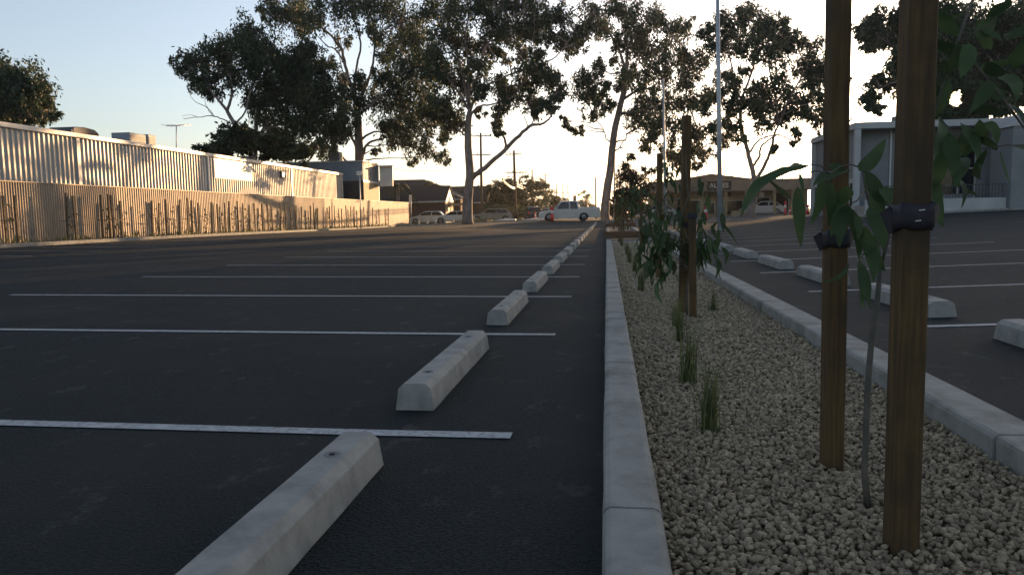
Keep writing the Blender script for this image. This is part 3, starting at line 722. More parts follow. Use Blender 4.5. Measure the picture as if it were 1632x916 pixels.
for i in range(0, len(hints)-1, 2):
    p = onx((hints[i]+hints[i+1])/2, 350, -20.15); o = Vector((p[0], p[1], gz(p[0], p[1])+.1)); rs = random.Random(i)
    r = empty('fence_sapling', o, label='thin sparse sapling in the fence bed, %s counted from the left' % nth(i//2), cat='sapling', group='thin saplings along the fence')
    mb = MB(); mb.tube([(0, 0, 0), (.03, .05, .5), (0, .02, 1.0), (.04, -.04, 1.35)], [.014, .012, .009, .005], 5)
    for k in range(3): mb.tube([(0, .02, .4+.25*k), (.05, rs.uniform(-.2, .2), .6+.28*k)], .005, 4)
    mb.tube([(0, -.5, .75+.2*rs.random()), (0, .4, .75)], .014, 4)
    mb.build('stem', 'stem', r)
    mb = MB()
    for k in range(14):
        z = rs.uniform(.25, 1.4); a = Vector((rs.gauss(0, .06), rs.gauss(0, .13), z)); mb.add(*leaf_geo(a, a+Vector((rs.gauss(0, .05), rs.gauss(0, .06), -.13)), .04, n=3), True)
    mb.build('foliage', 'leafnew', r)
# weeds
V = []; F = []
for i in range(1500):
    x = random.uniform(-20.6, -19.85); y = random.uniform(14, 68); h = random.uniform(.05, .28)*(1+.4*math.sin(y*1.7)); a = random.uniform(0, 6.28); k = len(V)
    z = gz(x, y)+.1; s = Vector((-math.sin(a), math.cos(a), 0))*random.uniform(.015, .04); b = Vector((x, y, z)); t = b+Vector((math.cos(a)*.08, math.sin(a)*.08, h))
    V += [b-s*.3, b+s*.3, b.lerp(t, .5)+s, t]; F.append((k, k+1, k+2, k+3))
o = mesh_np('weeds', V, F, 'grass'); tag(o, 'low weeds and seedlings along the foot of the corrugated fence', 'weeds', kind='stuff')

# ================================================================== TREES
def crown_np(blobs, D, depth, lsz, m, per, parent, origin, density=1.0, seed=0, hang=1.0, sub=None):
    """leaf quads clustered in twiglets inside soft 3-D clumps; blobs: (px,py,r[,dD])"""
    rg = np.random.default_rng(seed); C = []; 
    for bl in blobs:
        px, py, rr = bl[:3]; dd = bl[3] if len(bl) > 3 else rg.uniform(-depth, depth)
        Dc = D+dd; c = W(px, py, Dc); rad = rr*1.1/FPX*Dc
        ns = max(4, int(density*22*(rr/20.)**1.7*(sub or 1)))
        dirs = rg.normal(size=(ns, 3)); dirs /= np.linalg.norm(dirs, axis=1)[:, None]
        pos = c+dirs*(rg.uniform(0, 1, (ns, 1))**.45)*rad*np.array([1, 1.1, .9])
        n2 = int(ns*.45); d2 = rg.normal(size=(n2, 3)); d2 /= np.linalg.norm(d2, axis=1)[:, None]
        pos = np.concatenate([pos, c+d2*rad*rg.uniform(.9, 1.5, (n2, 1))]); ns += n2
        k = int(per*2.6)
        P = np.repeat(pos, k, 0)+rg.normal(size=(ns*k, 3))*rad*np.array([.19, .19, .23*hang])
        C.append(P)
    P = np.concatenate(C)
    q = P-CAM; zc = q@fw; sx = CX+FPX*(q@rt)/zc; sy_ = CY-FPX*(q@up)/zc      # the gap in the crown the sun stands in
    P = P[np.hypot(sx-1523, (sy_-157)) > 13+2*rg.uniform(-1, 1, len(P))]; n = len(P)
    L = lsz*1.15*rg.uniform(.6, 1.4, n); wd = L*rg.uniform(.28, .5, n)
    d = rg.normal(size=(n, 3))*np.array([.75, .75, .6]); d[:, 2] -= 1.0*hang; d /= np.linalg.norm(d, axis=1)[:, None]
    s = rg.normal(size=(n, 3)); s -= d*(s*d).sum(1)[:, None]; s /= np.linalg.norm(s, axis=1)[:, None]
    V = np.stack([P, P+d*(L*.45)[:, None]-s*(wd/2)[:, None], P+d*L[:, None], P+d*(L*.45)[:, None]+s*(wd/2)[:, None]], 1)-np.asarray(origin)
    F = np.arange(n*4).reshape(n, 4)
    return mesh_np('crown', V.reshape(-1, 3), F, m, parent)
def limb_world(pts, D, seed, wig=.0, dd=None):
    rs = random.Random(seed); out = []; off = 0; drift = rs.uniform(-1, 1) if dd is None else dd
    n = len(pts)
    for i, p in enumerate(pts):
        out.append(Vector(W(p[0], p[1], D+drift*i*.5*(p[2] if len(p) > 2 else 1))))
    # subdivide with a Catmull-Rom for smooth, slightly crooked limbs
    res = []
    for i in range(n-1):
        p0, p1, p2, p3 = out[max(i-1, 0)], out[i], out[i+1], out[min(i+2, n-1)]
        for k in range(4):
            t = k/4; q = .5*((2*p1)+(p2-p0)*t+(2*p0-5*p1+4*p2-p3)*t*t+(3*p1-p0-3*p2+p3)*t**3)
            if k: q += Vector([rs.uniform(-1, 1)*wig for _ in range(3)])
            res.append(q)
    res.append(out[-1]); return res
def tree(D, trunk, limbs, blobs, label, name='gum_tree', cat='tree', lsz=.3, per=24, density=1., leaf='leaf', depth=3.5, seed=1, group='gum trees at the end of the car park', twigs=True, hang=1.0):
    pts, w0, w1 = trunk; b = Vector(W(*pts[0], D)); g = gz(b.x, b.y); o = Vector((b.x, b.y, g))
    r = empty(name, o, label=label, cat=cat, group=group)
    T = limb_world(pts, D, seed, .02, 0); T.insert(0, Vector((b.x, b.y, g-.1))) if b.z > g else None
    n = len(T); mb = MB()
    rad = [(w0+(w1-w0)*i/(n-1))/2/FPX*D for i in range(n)]; rad[0] *= 1.3
    mb.tube([p-o for p in T], rad, 12)
    allp = list(T)
    for k, (lp, a, c) in enumerate(limbs):
        Lb = limb_world(lp, D, seed*10+k, .05, None if len(lp) < 3 else random.Random(seed*7+k).uniform(-.7, .7))
        m = len(Lb); mb.tube([p-o for p in Lb], [(a+(c-a)*i/(m-1))/2/FPX*D for i in range(m)], 8); allp += Lb
    if twigs:
        rs = random.Random(seed+99); A = np.array([p[:] for p in allp])
        for bl in blobs:
            c = Vector(W(bl[0], bl[1], D)); dist = np.linalg.norm(A-np.array(c[:]), axis=1)+(A[:, 2] > c.z)*2.0; j = int(dist.argmin()); s = Vector(A[j]); q = c-s
            if q.length > 9 or (seed == 7 and abs(bl[0]-1523) < 45 and abs(bl[1]-157) < 45): continue
            mid = s+q*.5+Vector((rs.uniform(-.3, .3), rs.uniform(-.3, .3), rs.uniform(-.1, .4)))
            mb.tube([x-o for x in (s, s.lerp(mid, .5)+Vector((0, 0, rs.uniform(-.15, .15))), mid, mid.lerp(c, .6)+Vector((rs.uniform(-.2, .2), 0, 0)), c)], [.075, .06, .045, .032, .02], 6)
            for _ in range(3):
                e = c+Vector([rs.gauss(0, .6)*bl[2]/FPX*D for _ in range(3)]); mb.tube([mid.lerp(c, .5)-o, c.lerp(e, .5)-o+Vector((0, 0, .1)), e-o], [.03, .02, .012], 5)
    mb.build('trunk', 'bark', r)
    crown_np(blobs, D, depth, lsz, leaf, per, r, o, density, seed, hang)
    return r
B1 = [(292, 103, 15), (304, 93, 17), (320, 100, 14), (331, 138, 19), (318, 126, 13), (345, 78, 20), (360, 97, 26), (395, 48, 18), (385, 62, 16), (387, 76, 22), (418, 76, 20), (366, 120, 18), (401, 97, 26), (422, 96, 22), (338, 150, 10)]
tree(62, ([(404, 300), (402, 255), (388, 225), (374, 198), (362, 177)], 9, 5.5),
     [([(362, 177), (350, 162), (339, 150), (326, 132), (305, 110)], 5, 2), ([(362, 177), (369, 155), (369, 130), (362, 100), (385, 60)], 5, 2), ([(374, 198), (390, 180), (400, 140), (415, 90)], 3.5, 1.6),
      ([(374, 200), (355, 190), (338, 185), (315, 187), (292, 189)], 2.2, .7), ([(342, 186), (330, 172), (312, 163), (303, 152)], 1.5, .5), ([(338, 184), (328, 168), (325, 152)], 1.2, .4), ([(315, 187), (305, 183), (290, 186)], .8, .4)],
     B1, 'gum with bare low twigs, furthest left of the big trees over the warehouse', seed=1, depth=2.2, lsz=.24, density=.72)
B1b = [(420, 130, 26), (450, 108, 26), (440, 170, 28), (480, 150, 28), (412, 165, 18), (470, 198, 26), (430, 203, 20), (500, 190, 26), (520, 152, 22), (537, 185, 20), (512, 120, 22), (492, 82, 22), (465, 130, 24), (478, 95, 18), (498, 165, 22), (455, 225, 12), (545, 215, 14), (520, 222, 15)]
tree(67, ([(405, 300), (407, 250), (407, 215), (411, 180), (425, 140)], 8, 4), [([(407, 225), (425, 195), (450, 165), (470, 130)], 4, 2), ([(485, 268), (500, 245), (515, 225), (535, 205)], 3, 2), ([(407, 215), (440, 200), (480, 190), (520, 160)], 4, 1.5), ([(455, 262), (475, 235), (500, 215), (512, 190)], 3, 2)],
     B1b, 'dense dark gum behind the warehouse, between the bare-twigged gum and the thick-trunked gum', seed=2, depth=3, density=.85, lsz=.26)
B2 = [(432, 10, 18), (422, 18, 10), (460, 25, 24), (500, 30, 22), (475, 5, 22), (540, 10, 26), (585, 12, 26), (620, 15, 26), (650, 35, 26), (600, 52, 18), (640, 78, 26), (668, 60, 22), (655, 108, 26), (628, 130, 24), (606, 120, 14), (600, 160, 22), (548, 60, 12), (575, 125, 16), (545, 132, 15), (565, 165, 18), (545, 158, 16), (640, 165, 26), (672, 150, 26), (690, 118, 18), (620, 200, 20), (650, 205, 24), (680, 188, 22), (672, 232, 18), (655, 252, 10), (632, 230, 14), (703, 214, 12), (705, 250, 11), (598, 241, 7), (530, 205, 14), (508, 236, 13), (520, 238, 14), (555, 200, 12), (485, 40, 16), (520, 100, 12), (612, 85, 14), (700, 180, 16)]
tree(74, ([(573, 330), (573, 258), (572, 230), (571, 200), (568, 165)], 16, 11),
     [([(568, 168), (560, 140), (550, 105), (543, 75), (520, 50), (485, 22)], 7, 2), ([(569, 170), (582, 140), (592, 110), (598, 70), (592, 30)], 6, 2), ([(578, 250), (584, 232), (598, 224), (612, 220), (640, 200)], 5, 1.6), ([(577, 222), (592, 212), (612, 208), (640, 190)], 4, 1.5),
      ([(567, 232), (556, 214), (545, 202), (538, 180)], 4.5, 2), ([(550, 105), (535, 80), (520, 72), (500, 50)], 3, 1.2), ([(560, 140), (545, 110), (540, 82)], 3, 1), ([(570, 185), (600, 160), (640, 130), (660, 90)], 5, 1.5), ([(556, 262), (540, 244), (520, 232), (505, 222)], 3.5, 1.5), ([(568, 165), (566, 120), (575, 70), (560, 20)], 5, 2)],
     B2, 'tallest spreading gum with a thick pale trunk rising behind the grey office', seed=3, depth=4, density=.72, lsz=.27)
B3 = [(690, 20, 22), (725, 12, 22), (760, 8, 20), (800, 12, 26), (840, 16, 26), (870, 28, 22), (893, 25, 16), (820, 48, 22), (790, 42, 18), (850, 52, 16), (880, 60, 13), (905, 72, 16), (922, 74, 10), (915, 47, 15), (710, 58, 22), (740, 72, 18), (700, 90, 20), (775, 72, 20), (803, 88, 12), (760, 108, 17), (720, 120, 20), (690, 110, 20), (740, 138, 14), (770, 143, 14), (800, 133, 18), (810, 158, 18), (840, 130, 20), (860, 110, 21), (880, 125, 17), (892, 145, 13), (870, 163, 14), (845, 163, 14), (800, 170, 12), (720, 180, 16), (700, 160, 18), (680, 180, 16), (735, 196, 12), (717, 205, 11), (762, 180, 8), (850, 181, 8), (885, 170, 8), (793, 198, 10), (790, 186, 7), (800, 212, 5), (830, 85, 12), (860, 85, 12)]
tree(68, ([(745, 352), (745, 330), (747, 300), (749, 275), (746, 235), (746, 200), (749, 178)], 18, 9),
     [([(751, 284), (762, 276), (777, 264), (801, 243), (822, 221), (842, 203), (855, 199), (866, 197), (876, 188), (879, 178)], 9, 2), ([(806, 236), (805, 225), (801, 214), (795, 203)], 4.5, 2.5), ([(842, 203), (838, 192), (836, 184)], 2, 1), ([(846, 202), (850, 190), (848, 178)], 2, 1),
      ([(749, 178), (738, 158), (722, 135), (705, 112)], 5, 2), ([(749, 178), (758, 155), (775, 138), (805, 122), (850, 105)], 5.5, 2), ([(750, 150), (762, 120), (772, 80), (800, 40), (830, 20)], 5, 2), ([(749, 175), (742, 140), (732, 100), (720, 50), (700, 15)], 6, 2), ([(747, 170), (748, 130), (745, 90), (742, 50)], 6, 2), ([(740, 215), (730, 205), (718, 198)], 3, 1.5), ([(749, 185), (765, 170), (790, 165), (820, 150)], 4, 1.5), ([(850, 105), (880, 95), (900, 75), (915, 50)], 2.5, 1)],
     B3, 'pale gum with a long bare limb reaching right over the street, behind parked cars', seed=4, depth=3.6, density=.85, lsz=.27)
B4 = [(945, 18, 20), (975, 12, 18), (938, 45, 14), (965, 50, 14), (1005, 18, 18), (1020, 45, 23), (1050, 28, 20), (1010, 75, 18), (990, 70, 14), (950, 105, 13), (940, 125, 17), (958, 137, 13), (932, 150, 17), (955, 165, 14), (945, 180, 10), (975, 165, 11), (900, 193, 8), (925, 207, 8), (912, 205, 5), (1000, 110, 17), (1015, 130, 17), (990, 140, 11), (1040, 80, 20), (1030, 160, 19), (1050, 110, 20), (1020, 188, 17), (1040, 210, 19), (1002, 180, 11), (1060, 160, 20), (1075, 60, 20), (1085, 90, 18), (1065, 200, 18), (1090, 130, 20), (1100, 168, 22), (1108, 210, 20), (1118, 240, 14), (1090, 240, 17), (1060, 240, 12), (1050, 268, 9), (1112, 262, 8), (1095, 40, 12), (1115, 100, 20), (1130, 150, 15), (1080, 255, 15), (1030, 235, 10), (980, 95, 9)]
tree(75, ([(965, 349), (964, 335), (968, 300), (972, 275), (975, 245), (979, 212), (986, 180), (995, 142), (999, 115)], 15, 8),
     [([(976, 238), (972, 226), (966, 222), (963, 210), (958, 200), (951, 193), (945, 182)], 2.6, 1.2), ([(977, 228), (990, 224), (997, 224), (1000, 214), (1008, 214)], 3, 1.5), ([(975, 243), (985, 238), (992, 228), (996, 222)], 2.6, 1.6), ([(999, 115), (1000, 80), (1015, 50), (1040, 25)], 6, 2), ([(999, 120), (985, 75), (965, 45), (945, 20)], 5, 2), ([(990, 160), (1015, 145), (1050, 120), (1085, 95)], 5, 2), ([(986, 180), (1010, 180), (1045, 170), (1090, 165), (1110, 200)], 4.5, 2), ([(990, 115), (975, 118), (960, 112), (948, 108)], 2.5, 1), ([(997, 215), (1030, 200), (1055, 215), (1090, 240)], 3, 1.3)],
     B4, 'leaning dark-trunked gum at the far end of the planter row, with small looped limbs', seed=5, depth=3.6, density=.85, lsz=.27)
B5 = [(1180, 18, 17), (1150, 35, 17), (1130, 50, 13), (1200, 38, 22), (1225, 48, 19), (1245, 35, 11), (1260, 55, 13), (1190, 68, 22), (1160, 66, 20), (1225, 78, 22), (1260, 80, 18), (1290, 70, 14), (1300, 95, 17), (1278, 115, 20), (1310, 118, 17), (1325, 108, 11), (1250, 60, 12), (1170, 128, 17), (1190, 163, 18), (1165, 168, 14), (1212, 140, 13), (1242, 132, 17), (1230, 165, 20), (1260, 165, 20), (1283, 175, 16), (1308, 150, 16), (1212, 190, 17), (1240, 192, 16), (1170, 205, 15), (1150, 225, 14), (1158, 190, 11), (1130, 200, 14), (1300, 190, 14), (1320, 180, 11), (1270, 205, 10), (1185, 222, 9), (1236, 236, 4), (1125, 170, 12), (1290, 135, 12), (1150, 150, 12), (1145, 120, 10), (1190, 110, 8), (1265, 228, 3), (1210, 160, 14), (1136, 75, 12)]
tree(66, ([(1196, 352), (1197, 325), (1201, 300), (1204, 280)], 16, 12),
     [([(1203, 288), (1196, 260), (1190, 235), (1182, 205), (1180, 180), (1185, 150)], 8.5, 4), ([(1206, 286), (1218, 265), (1228, 240), (1234, 215), (1245, 190)], 6.5, 3), ([(1201, 264), (1210, 250), (1212, 236), (1222, 225), (1240, 215)], 4.5, 2.5), ([(1196, 243), (1205, 228), (1218, 220), (1242, 215), (1262, 224), (1290, 226), (1312, 222)], 3.6, 1.2), ([(1182, 200), (1172, 150), (1165, 100), (1160, 60)], 4, 2), ([(1185, 150), (1200, 110), (1205, 70), (1190, 30)], 4, 2), ([(1245, 190), (1262, 150), (1285, 110), (1300, 90)], 4, 2), ([(1240, 195), (1235, 150), (1225, 100), (1235, 60)], 3.5, 1.5), ([(1185, 180), (1165, 175), (1145, 178)], 3, 1.3)],
     B5, 'round-crowned gum with a forked pale trunk in front of the shops', seed=6, depth=3.2, density=.78, lsz=.26)
B6 = [(1505, 176, 12, 0), (1541, 170, 10, 1), (1546, 142, 10, -1), (1500, 142, 12, 1), (1524, 183, 12, 0), (1523, 132, 11, 1), (1512, 160, 8, -1), (1535, 157, 7, 0), (1505, 155, 9, 2), (1480, 190, 14), (1460, 205, 12), (1540, 205, 12), (1580, 195, 10), (1470, 150, 12), (1525, 100, 16), (1500, 70, 20), (1600, 130, 18), (1575, 165, 12), (1395, 30, 12), (1380, 50, 14), (1400, 60, 13), (1385, 75, 8), (1395, 130, 11), (1385, 155, 11), (1385, 168, 6), (1348, 125, 7), (1400, 170, 7), (1350, 200, 5), (1470, 18, 20), (1500, 30, 24), (1540, 40, 26), (1480, 58, 18), (1520, 70, 24), (1560, 70, 24), (1600, 40, 26), (1625, 70, 22), (1590, 90, 22), (1480, 98, 16), (1510, 108, 20), (1555, 112, 20), (1475, 132, 11), (1494, 146, 13), (1552, 150, 14), (1578, 132, 18), (1612, 122, 18), (1622, 160, 13), (1592, 165, 16), (1562, 182, 14), (1510, 190, 12), (1490, 170, 8), (1440, 90, 20), (1430, 130, 16), (1425, 50, 18), (1660, 60, 40), (1680, 120, 40), (1660, 10, 30), (1535, 128, 9), (1540, 185, 12), (1720, 60, 45), (1720, 130, 40), (1780, 90, 45), (1505, 128, 10), (1440, 30, 18)]
tree(57, ([(1478, 340), (1480, 250), (1486, 190), (1496, 140)], 16, 9),
     [([(1496, 140), (1500, 100), (1490, 50), (1470, 20)], 6, 2), ([(1486, 190), (1466, 165), (1478, 120), (1490, 80)], 4, 2), ([(1494, 150), (1440, 130), (1405, 140), (1390, 150)], 4, 1.5), ([(1486, 190), (1530, 192), (1572, 165), (1590, 120), (1620, 70)], 5, 2), ([(1500, 100), (1440, 80), (1400, 60)], 4, 1.5), ([(1590, 112), (1650, 110), (1700, 90)], 4, 2)],
     B6, 'big gum above the white building with the low sun showing through it', seed=7, depth=4.5, density=1.5, lsz=.27)
B0 = [(20, 130, 30), (50, 148, 24), (10, 168, 30), (72, 180, 13), (0, 110, 18), (40, 182, 18), (86, 186, 7), (64, 162, 14), (-30, 130, 40), (-40, 170, 40), (-80, 140, 45), (30, 160, 24), (55, 178, 15)]
tree(55, ([(-10, 300), (-5, 230), (0, 180)], 14, 10), [([(0, 185), (20, 160), (40, 140)], 5, 2), ([(0, 185), (40, 188), (70, 182)], 3, 1)], B0, 'bushy olive green tree behind the warehouse at the left edge', name='tree', seed=8, depth=3, density=.9, lsz=.26, group='background trees', leaf='leaf')
Bb = [(350, 237, 18), (375, 222, 20), (400, 226, 20), (330, 243, 11), (430, 235, 18), (460, 237, 16), (482, 243, 11), (390, 210, 10)]
tree(56, ([(395, 300), (395, 250)], 10, 8), [], Bb, 'low rounded dark tree just above the warehouse roof', name='tree', seed=9, depth=2.5, density=1.5, leaf='leafdark', group='background trees', twigs=False, hang=.5)
def bush(D, blobs, label, seed, leaf='leafdark', name='tree', dens=1.7, lsz=.34):
    x = sum(b[0] for b in blobs)/len(blobs); y = max(b[1]+b[2] for b in blobs)
    tree(D, ([(x, 352), (x, y-4)], 3, 3), [], blobs, label, name=name, seed=seed, depth=2.5, density=dens, leaf=leaf, group='background trees', twigs=False, lsz=lsz, hang=.5, per=18)
bush(105, [(800, 300, 16), (787, 318, 16), (822, 298, 15), (800, 325, 18), (830, 322, 18), (812, 312, 18)], 'dark bushy tree left of the street, behind the nearer power poles', 20)
bush(112, [(850, 305, 14), (852, 325, 15), (843, 292, 9), (862, 298, 10)], 'taller narrow bush right of the dark bushy tree by the street', 21, 'leaf')
bush(125, [(878, 312, 11), (884, 325, 13), (893, 322, 10), (872, 328, 12), (866, 292, 7)], 'rounded tree further down the street, behind the pickup', 22)
bush(160, [(932, 318, 9), (925, 328, 8), (940, 328, 9), (933, 308, 6)], 'small domed tree far down the street right of the pickup roof', 23, 'leaf')
bush(95, [(990, 330, 16), (972, 335, 10), (1010, 325, 16), (952, 340, 6)], 'low dark shrubbery behind the leaning gum trunk', 24)
bush(110, [(680, 300, 8), (692, 297, 8), (670, 303, 6), (686, 305, 9)], 'small round tree showing over the house roofs', 25)
bush(98, [(790, 338, 12), (775, 335, 9), (810, 340, 12), (765, 340, 6), (835, 342, 10)], 'hedge of low shrubs behind the parked wagon', 26, 'leaf', 'shrub', lsz=.25)
tree(46, ([(1008, 350), (1006, 320), (1004, 290)], 5, 4), [([(1004, 300), (1002, 270), (1000, 245)], 2, 1), ([(1004, 300), (1025, 280), (1030, 262)], 2, 1)],
     [(1003, 250, 7), (998, 265, 10), (1010, 280, 13), (990, 285, 12), (1028, 272, 7), (1025, 290, 13), (1000, 305, 17), (1020, 312, 15), (985, 310, 10), (1005, 328, 16), (1028, 330, 9), (990, 332, 10), (1032, 302, 8)],
     'reddish brown leafy young tree beyond the near timber rail', name='tree', seed=30, depth=.5, density=1.1, leaf='leafred', lsz=.13, per=22, group='background trees')
# palm
pc = Vector(W(633, 296, 100)); r = empty('palm_tree', (pc.x, pc.y, gz(pc.x, pc.y)), label='palm with arching fronds behind the dark house roof', cat='palm tree'); z0 = r.location.z
mb = MB(); mb.tube([(0, 0, 0), (.1, 0, pc.z-z0)], [.25, .2], 8); mb.build('trunk', 'bark', r)
mb = MB()
for k in range(15):
    a = k*.42; e = .2+.5*((k*7) % 5)/5; ln = 2.6; prev = None
    for j in range(9):
        t = j/8; q = Vector((math.cos(a)*ln*t, math.sin(a)*ln*t, pc.z-z0+ln*(e*1.6*t-1.5*t*t)))
        if prev is not None:
            mb.tube([prev, q], .03, 4)
            for s in (-1, 1):
                for h in (0, .5):
                    b = prev.lerp(q, h); sd_ = Vector((-math.sin(a)*s, math.cos(a)*s, 0)); t2 = b+sd_*.45*(1-.5*t)+Vector((0, 0, -.35)); mb.add([b, b+(q-prev)*.4, t2], [(0, 1, 2)])
        prev = q
mb.build('fronds', 'leafdark', r)

# ================================================================== HOUSES
def house(x0, x1, y0, y1, zE, zR, label, gable=True):
    r = empty('house', (x1, y0, 0), label=label, cat='house', group='brick houses beyond the fence'); L = x1-x0; Dp = y1-y0
    mb = MB(); mb.box(-L, 0, 0, 0, Dp, zE); mb.build('wall', 'brick', r)
    mb = MB(); o = .5; m_ = Dp/2
    if gable:
        mb.prism([(-o, zE), (m_, zR), (Dp+o, zE), (Dp+o, zE-.12), (m_, zR-.12), (-o, zE-.12)], 'x', -L-.3, .25)
    else:
        V = [(-L-.5, -.5, zE), (.5, -.5, zE), (.5, Dp+.5, zE), (-L-.5, Dp+.5, zE), (-L+m_, m_, zR), (-m_, m_, zR)]
        mb.add(V, [(0, 1, 5, 4), (1, 2, 5), (2, 3, 4, 5), (3, 0, 4), (3, 2, 1, 0)])
    rf = mb.build('roof', 'tile', r)
    mb = MB(); mb.box(-L-.4, -.62, zE-.2, .3, -.5, zE-.02); mb.build('gutter', 'cap', r)
    if gable:
        mb = MB(); mb.prism([(0, zE-.1), (m_, zR-.15), (Dp, zE-.1)], 'x', .005, .09); mb.build('gable_panel', 'panelwhite', r)
        mb = MB(); mb.box(.005, .2, .0, .06, Dp-.2, zE-.12); mb.build('end_wall', 'cream', r)
        mb = MB(); mb.box(.062, Dp*.3, .9, .09, Dp*.62, 2.1); wi = mb.build('window', 'glass', r); mb = MB(); mb.box(.09, Dp*.44, .9, .11, Dp*.48, 2.1); mb.build('frame', 'panelwhite', wi)
    else:
        mb = MB(); mb.box(-L*.5, -.04, 1, -L*.3, -.003, 2.1); mb.build('window', 'glass', r)
house(-34, -21.6, 100, 105.5, 2.95, 5.1, 'brick house with a white sunlit gable above the first parked cars')
house(-42, -21, 108, 122, 3.4, 6.6, 'house with a large dark hipped roof behind the fence end', False)
house(-30, -18.6, 116, 123, 3.0, 5.6, 'brick house with a white gable just right of the pale gum trunk')
house(-32, -15.5, 135, 144, 3.0, 6.0, 'farther house with a dark roof behind the wagon', False)
pr = empty('porch', (-21.5, 101, 0), label='cream porch beside the white gable of the brick house', cat='porch')
mb = MB(); mb.box(.1, 0, 2.35, 2.4, 3.5, 2.6); mb.build('roof', 'cream', pr)
for x, y in ((2.2, .1), (2.2, 3.3)):
    mb = MB(); mb.box(x, y, 0, x+.15, y+.15, 2.348); mb.build('post', 'panelwhite', pr)

# ================================================================== SHOPS, right of the planter
sy = 81.0
gs = .35
sp = empty('shop_building', (0, sy, gs), label='row of low shops with a deep grey-brown fascia across the forecourt', cat='shops')
def SX_(px): return ony(px, 300, sy)[0]
def SZ_(py, px=1180): return ony(px, py, sy)[2]-gs
xL, xR = SX_(1035), SX_(1300)
zt, zf = SZ_(287), SZ_(304)
mb = MB(); mb.box(xL, 0, zf, xR, 3, zt); fs = mb.build('fascia', 'shopwall', sp)
pk = SX_(1133)
mb = MB(); mb.prism([(SX_(1068), zt), (pk, SZ_(277)), (SX_(1205), zt), ], 'y', .05, 3); mb.build('gable', 'shopwall', sp)
mb = MB(); mb.bar((SX_(1066), -.05, zt+.02), (pk, -.05, SZ_(276.5)), .25, .08); mb.bar((pk, -.05, SZ_(276.5)), (SX_(1207), -.05, zt+.02), .25, .08); mb.box(SX_(1207), -.1, zt+.002, xR, 3.1, zt+.07); mb.build('parapet_cap', 'greyclad', sp)
mb = MB(); mb.box(SX_(1164), .4, zt, SX_(1169), .8, SZ_(279)); mb.build('chimney', 'brick', sp)
mb = MB(); mb.box(xL, 3.0, 0, xR, 3.1, zf); mb.build('shopfront_wall', 'cream', sp)
def shop_bay(p0, p1, t, b, m='glass', fr=True, y=2.9):
    x0, x1 = SX_(p0)*1.02, SX_(p1)*1.02; z1, z0 = max(.05, SZ_(t)), max(.02, SZ_(b))
    mb = MB(); mb.box(x0, y, z0, x1, y+.05, z1); wn = mb.build('window', m, sp)
    if fr:
        mb = MB(); n = max(1, int((x1-x0)/1.1))
        for i in range(n+1):
            xx = x0+(x1-x0)*i/n; mb.box(xx-.04, y-.06, z0, xx+.04, y-.002, z1)
        mb.box(x0, y-.05, z1-.1, x1, y-.003, z1); mb.build('frame', 'aluminium', wn)
for bay in ((1060, 1088, 313, 340), (1094, 1118, 316, 340), (1122, 1142, 320, 340), (1150, 1156, 314, 340), (1160, 1188, 318, 341), (1193, 1206, 313, 341), (1210, 1232, 314, 330), (1240, 1262, 306, 342)):
    shop_bay(*bay)
shop_bay(1160, 1168, 305, 312, 'brick', False); shop_bay(1192, 1200, 305, 309, 'glass', False); shop_bay(1214, 1222, 306, 315, 'panelwhite', False)
for px in (1058, 1090, 1120, 1158, 1190, 1236, 1265):
    mb = MB(); x = SX_(px); mb.box(x-.14, .3, 0, x+.14, .58, zf-.002); mb.build('verandah_post', 'cream', sp)
mb = MB(); mb.box(xL, .0, -.2, xR, 3, .02); mb.build('verandah_floor', 'paver', sp)
sg = empty('shop_sign', (SX_(1145.5), sy-.12, gs+(SZ_(288)+SZ_(302.5))/2), label='dark shop sign with white lettering on the fascia behind the light pole', cat='shop sign')
hw = (SX_(1165)-SX_(1126))/2; hh = (SZ_(288)-SZ_(302.5))/2
mb = MB(); mb.box(-hw, -.06, -hh, hw, .05, hh); mb.build('board', 'darkclad', sg, bevel=.02)
tx = bpy.data.curves.new('lettering', 'FONT'); tx.body = 'ALLIES'; tx.size = .68; tx.align_x = 'CENTER'; tx.align_y = 'CENTER'; tx.extrude = .015
to = bpy.data.objects.new('lettering', tx); COL.objects.link(to); bpy.context.view_layer.update()
me = bpy.data.meshes.new_from_object(to); bpy.data.objects.remove(to)
lt = bpy.data.objects.new('lettering', me); COL.objects.link(lt); lt.parent = sg; me.materials.clear(); me.materials.append(MAT['panelwhite']); lt.location = (.0, -.09, 0); lt.rotation_euler = (math.pi/2, 0, 0)
mb = MB(); x = SX_(1173); mb.box(-.55, -.3, 0, .55, .3, .62); o = mb.build('planter_box', 'cream', bevel=.02); o.location = (x, sy-.5, gz(x, sy-.5)); tag(o, 'pale rectangular box standing in front of the dark shopfront', 'planter box')

# white building on the right
bx, by, bz = 16.1, 49.9, gz(16, 50)
wb = empty('white_building', (bx, by, bz), label='low modern white building with a flat roof and low terrace wall on the right', cat='building')
Ht = 6.55-bz
mb = MB(); mb.box(-.05, 2.2, Ht-.42, 26, 13, Ht); mb.build('roof_fascia', 'white', wb, bevel=.02)
mb = MB(); mb.box(.25, 2.5, 0, .4, 12.6, Ht-.421); mb.build('side_wall', 'greywhite', wb)
mb = MB(); mb.box(.0, 12.6, 0, .6, 12.95, Ht-.421); mb.build('pilaster', 'white', wb)
mb = MB(); mb.box(.0, 2.25, 0, .35, 2.6, Ht-.421); mb.build('pilaster', 'white', wb)
mb = MB(); mb.box(.401, 3.6, 0, 26, 3.75, Ht-.421); mb.build('front_wall', 'greywhite', wb)
mb = MB(); mb.box(.1, 2.6, 2.2, .248, 12.58, 2.5); mb.build('string_course', 'white', wb)
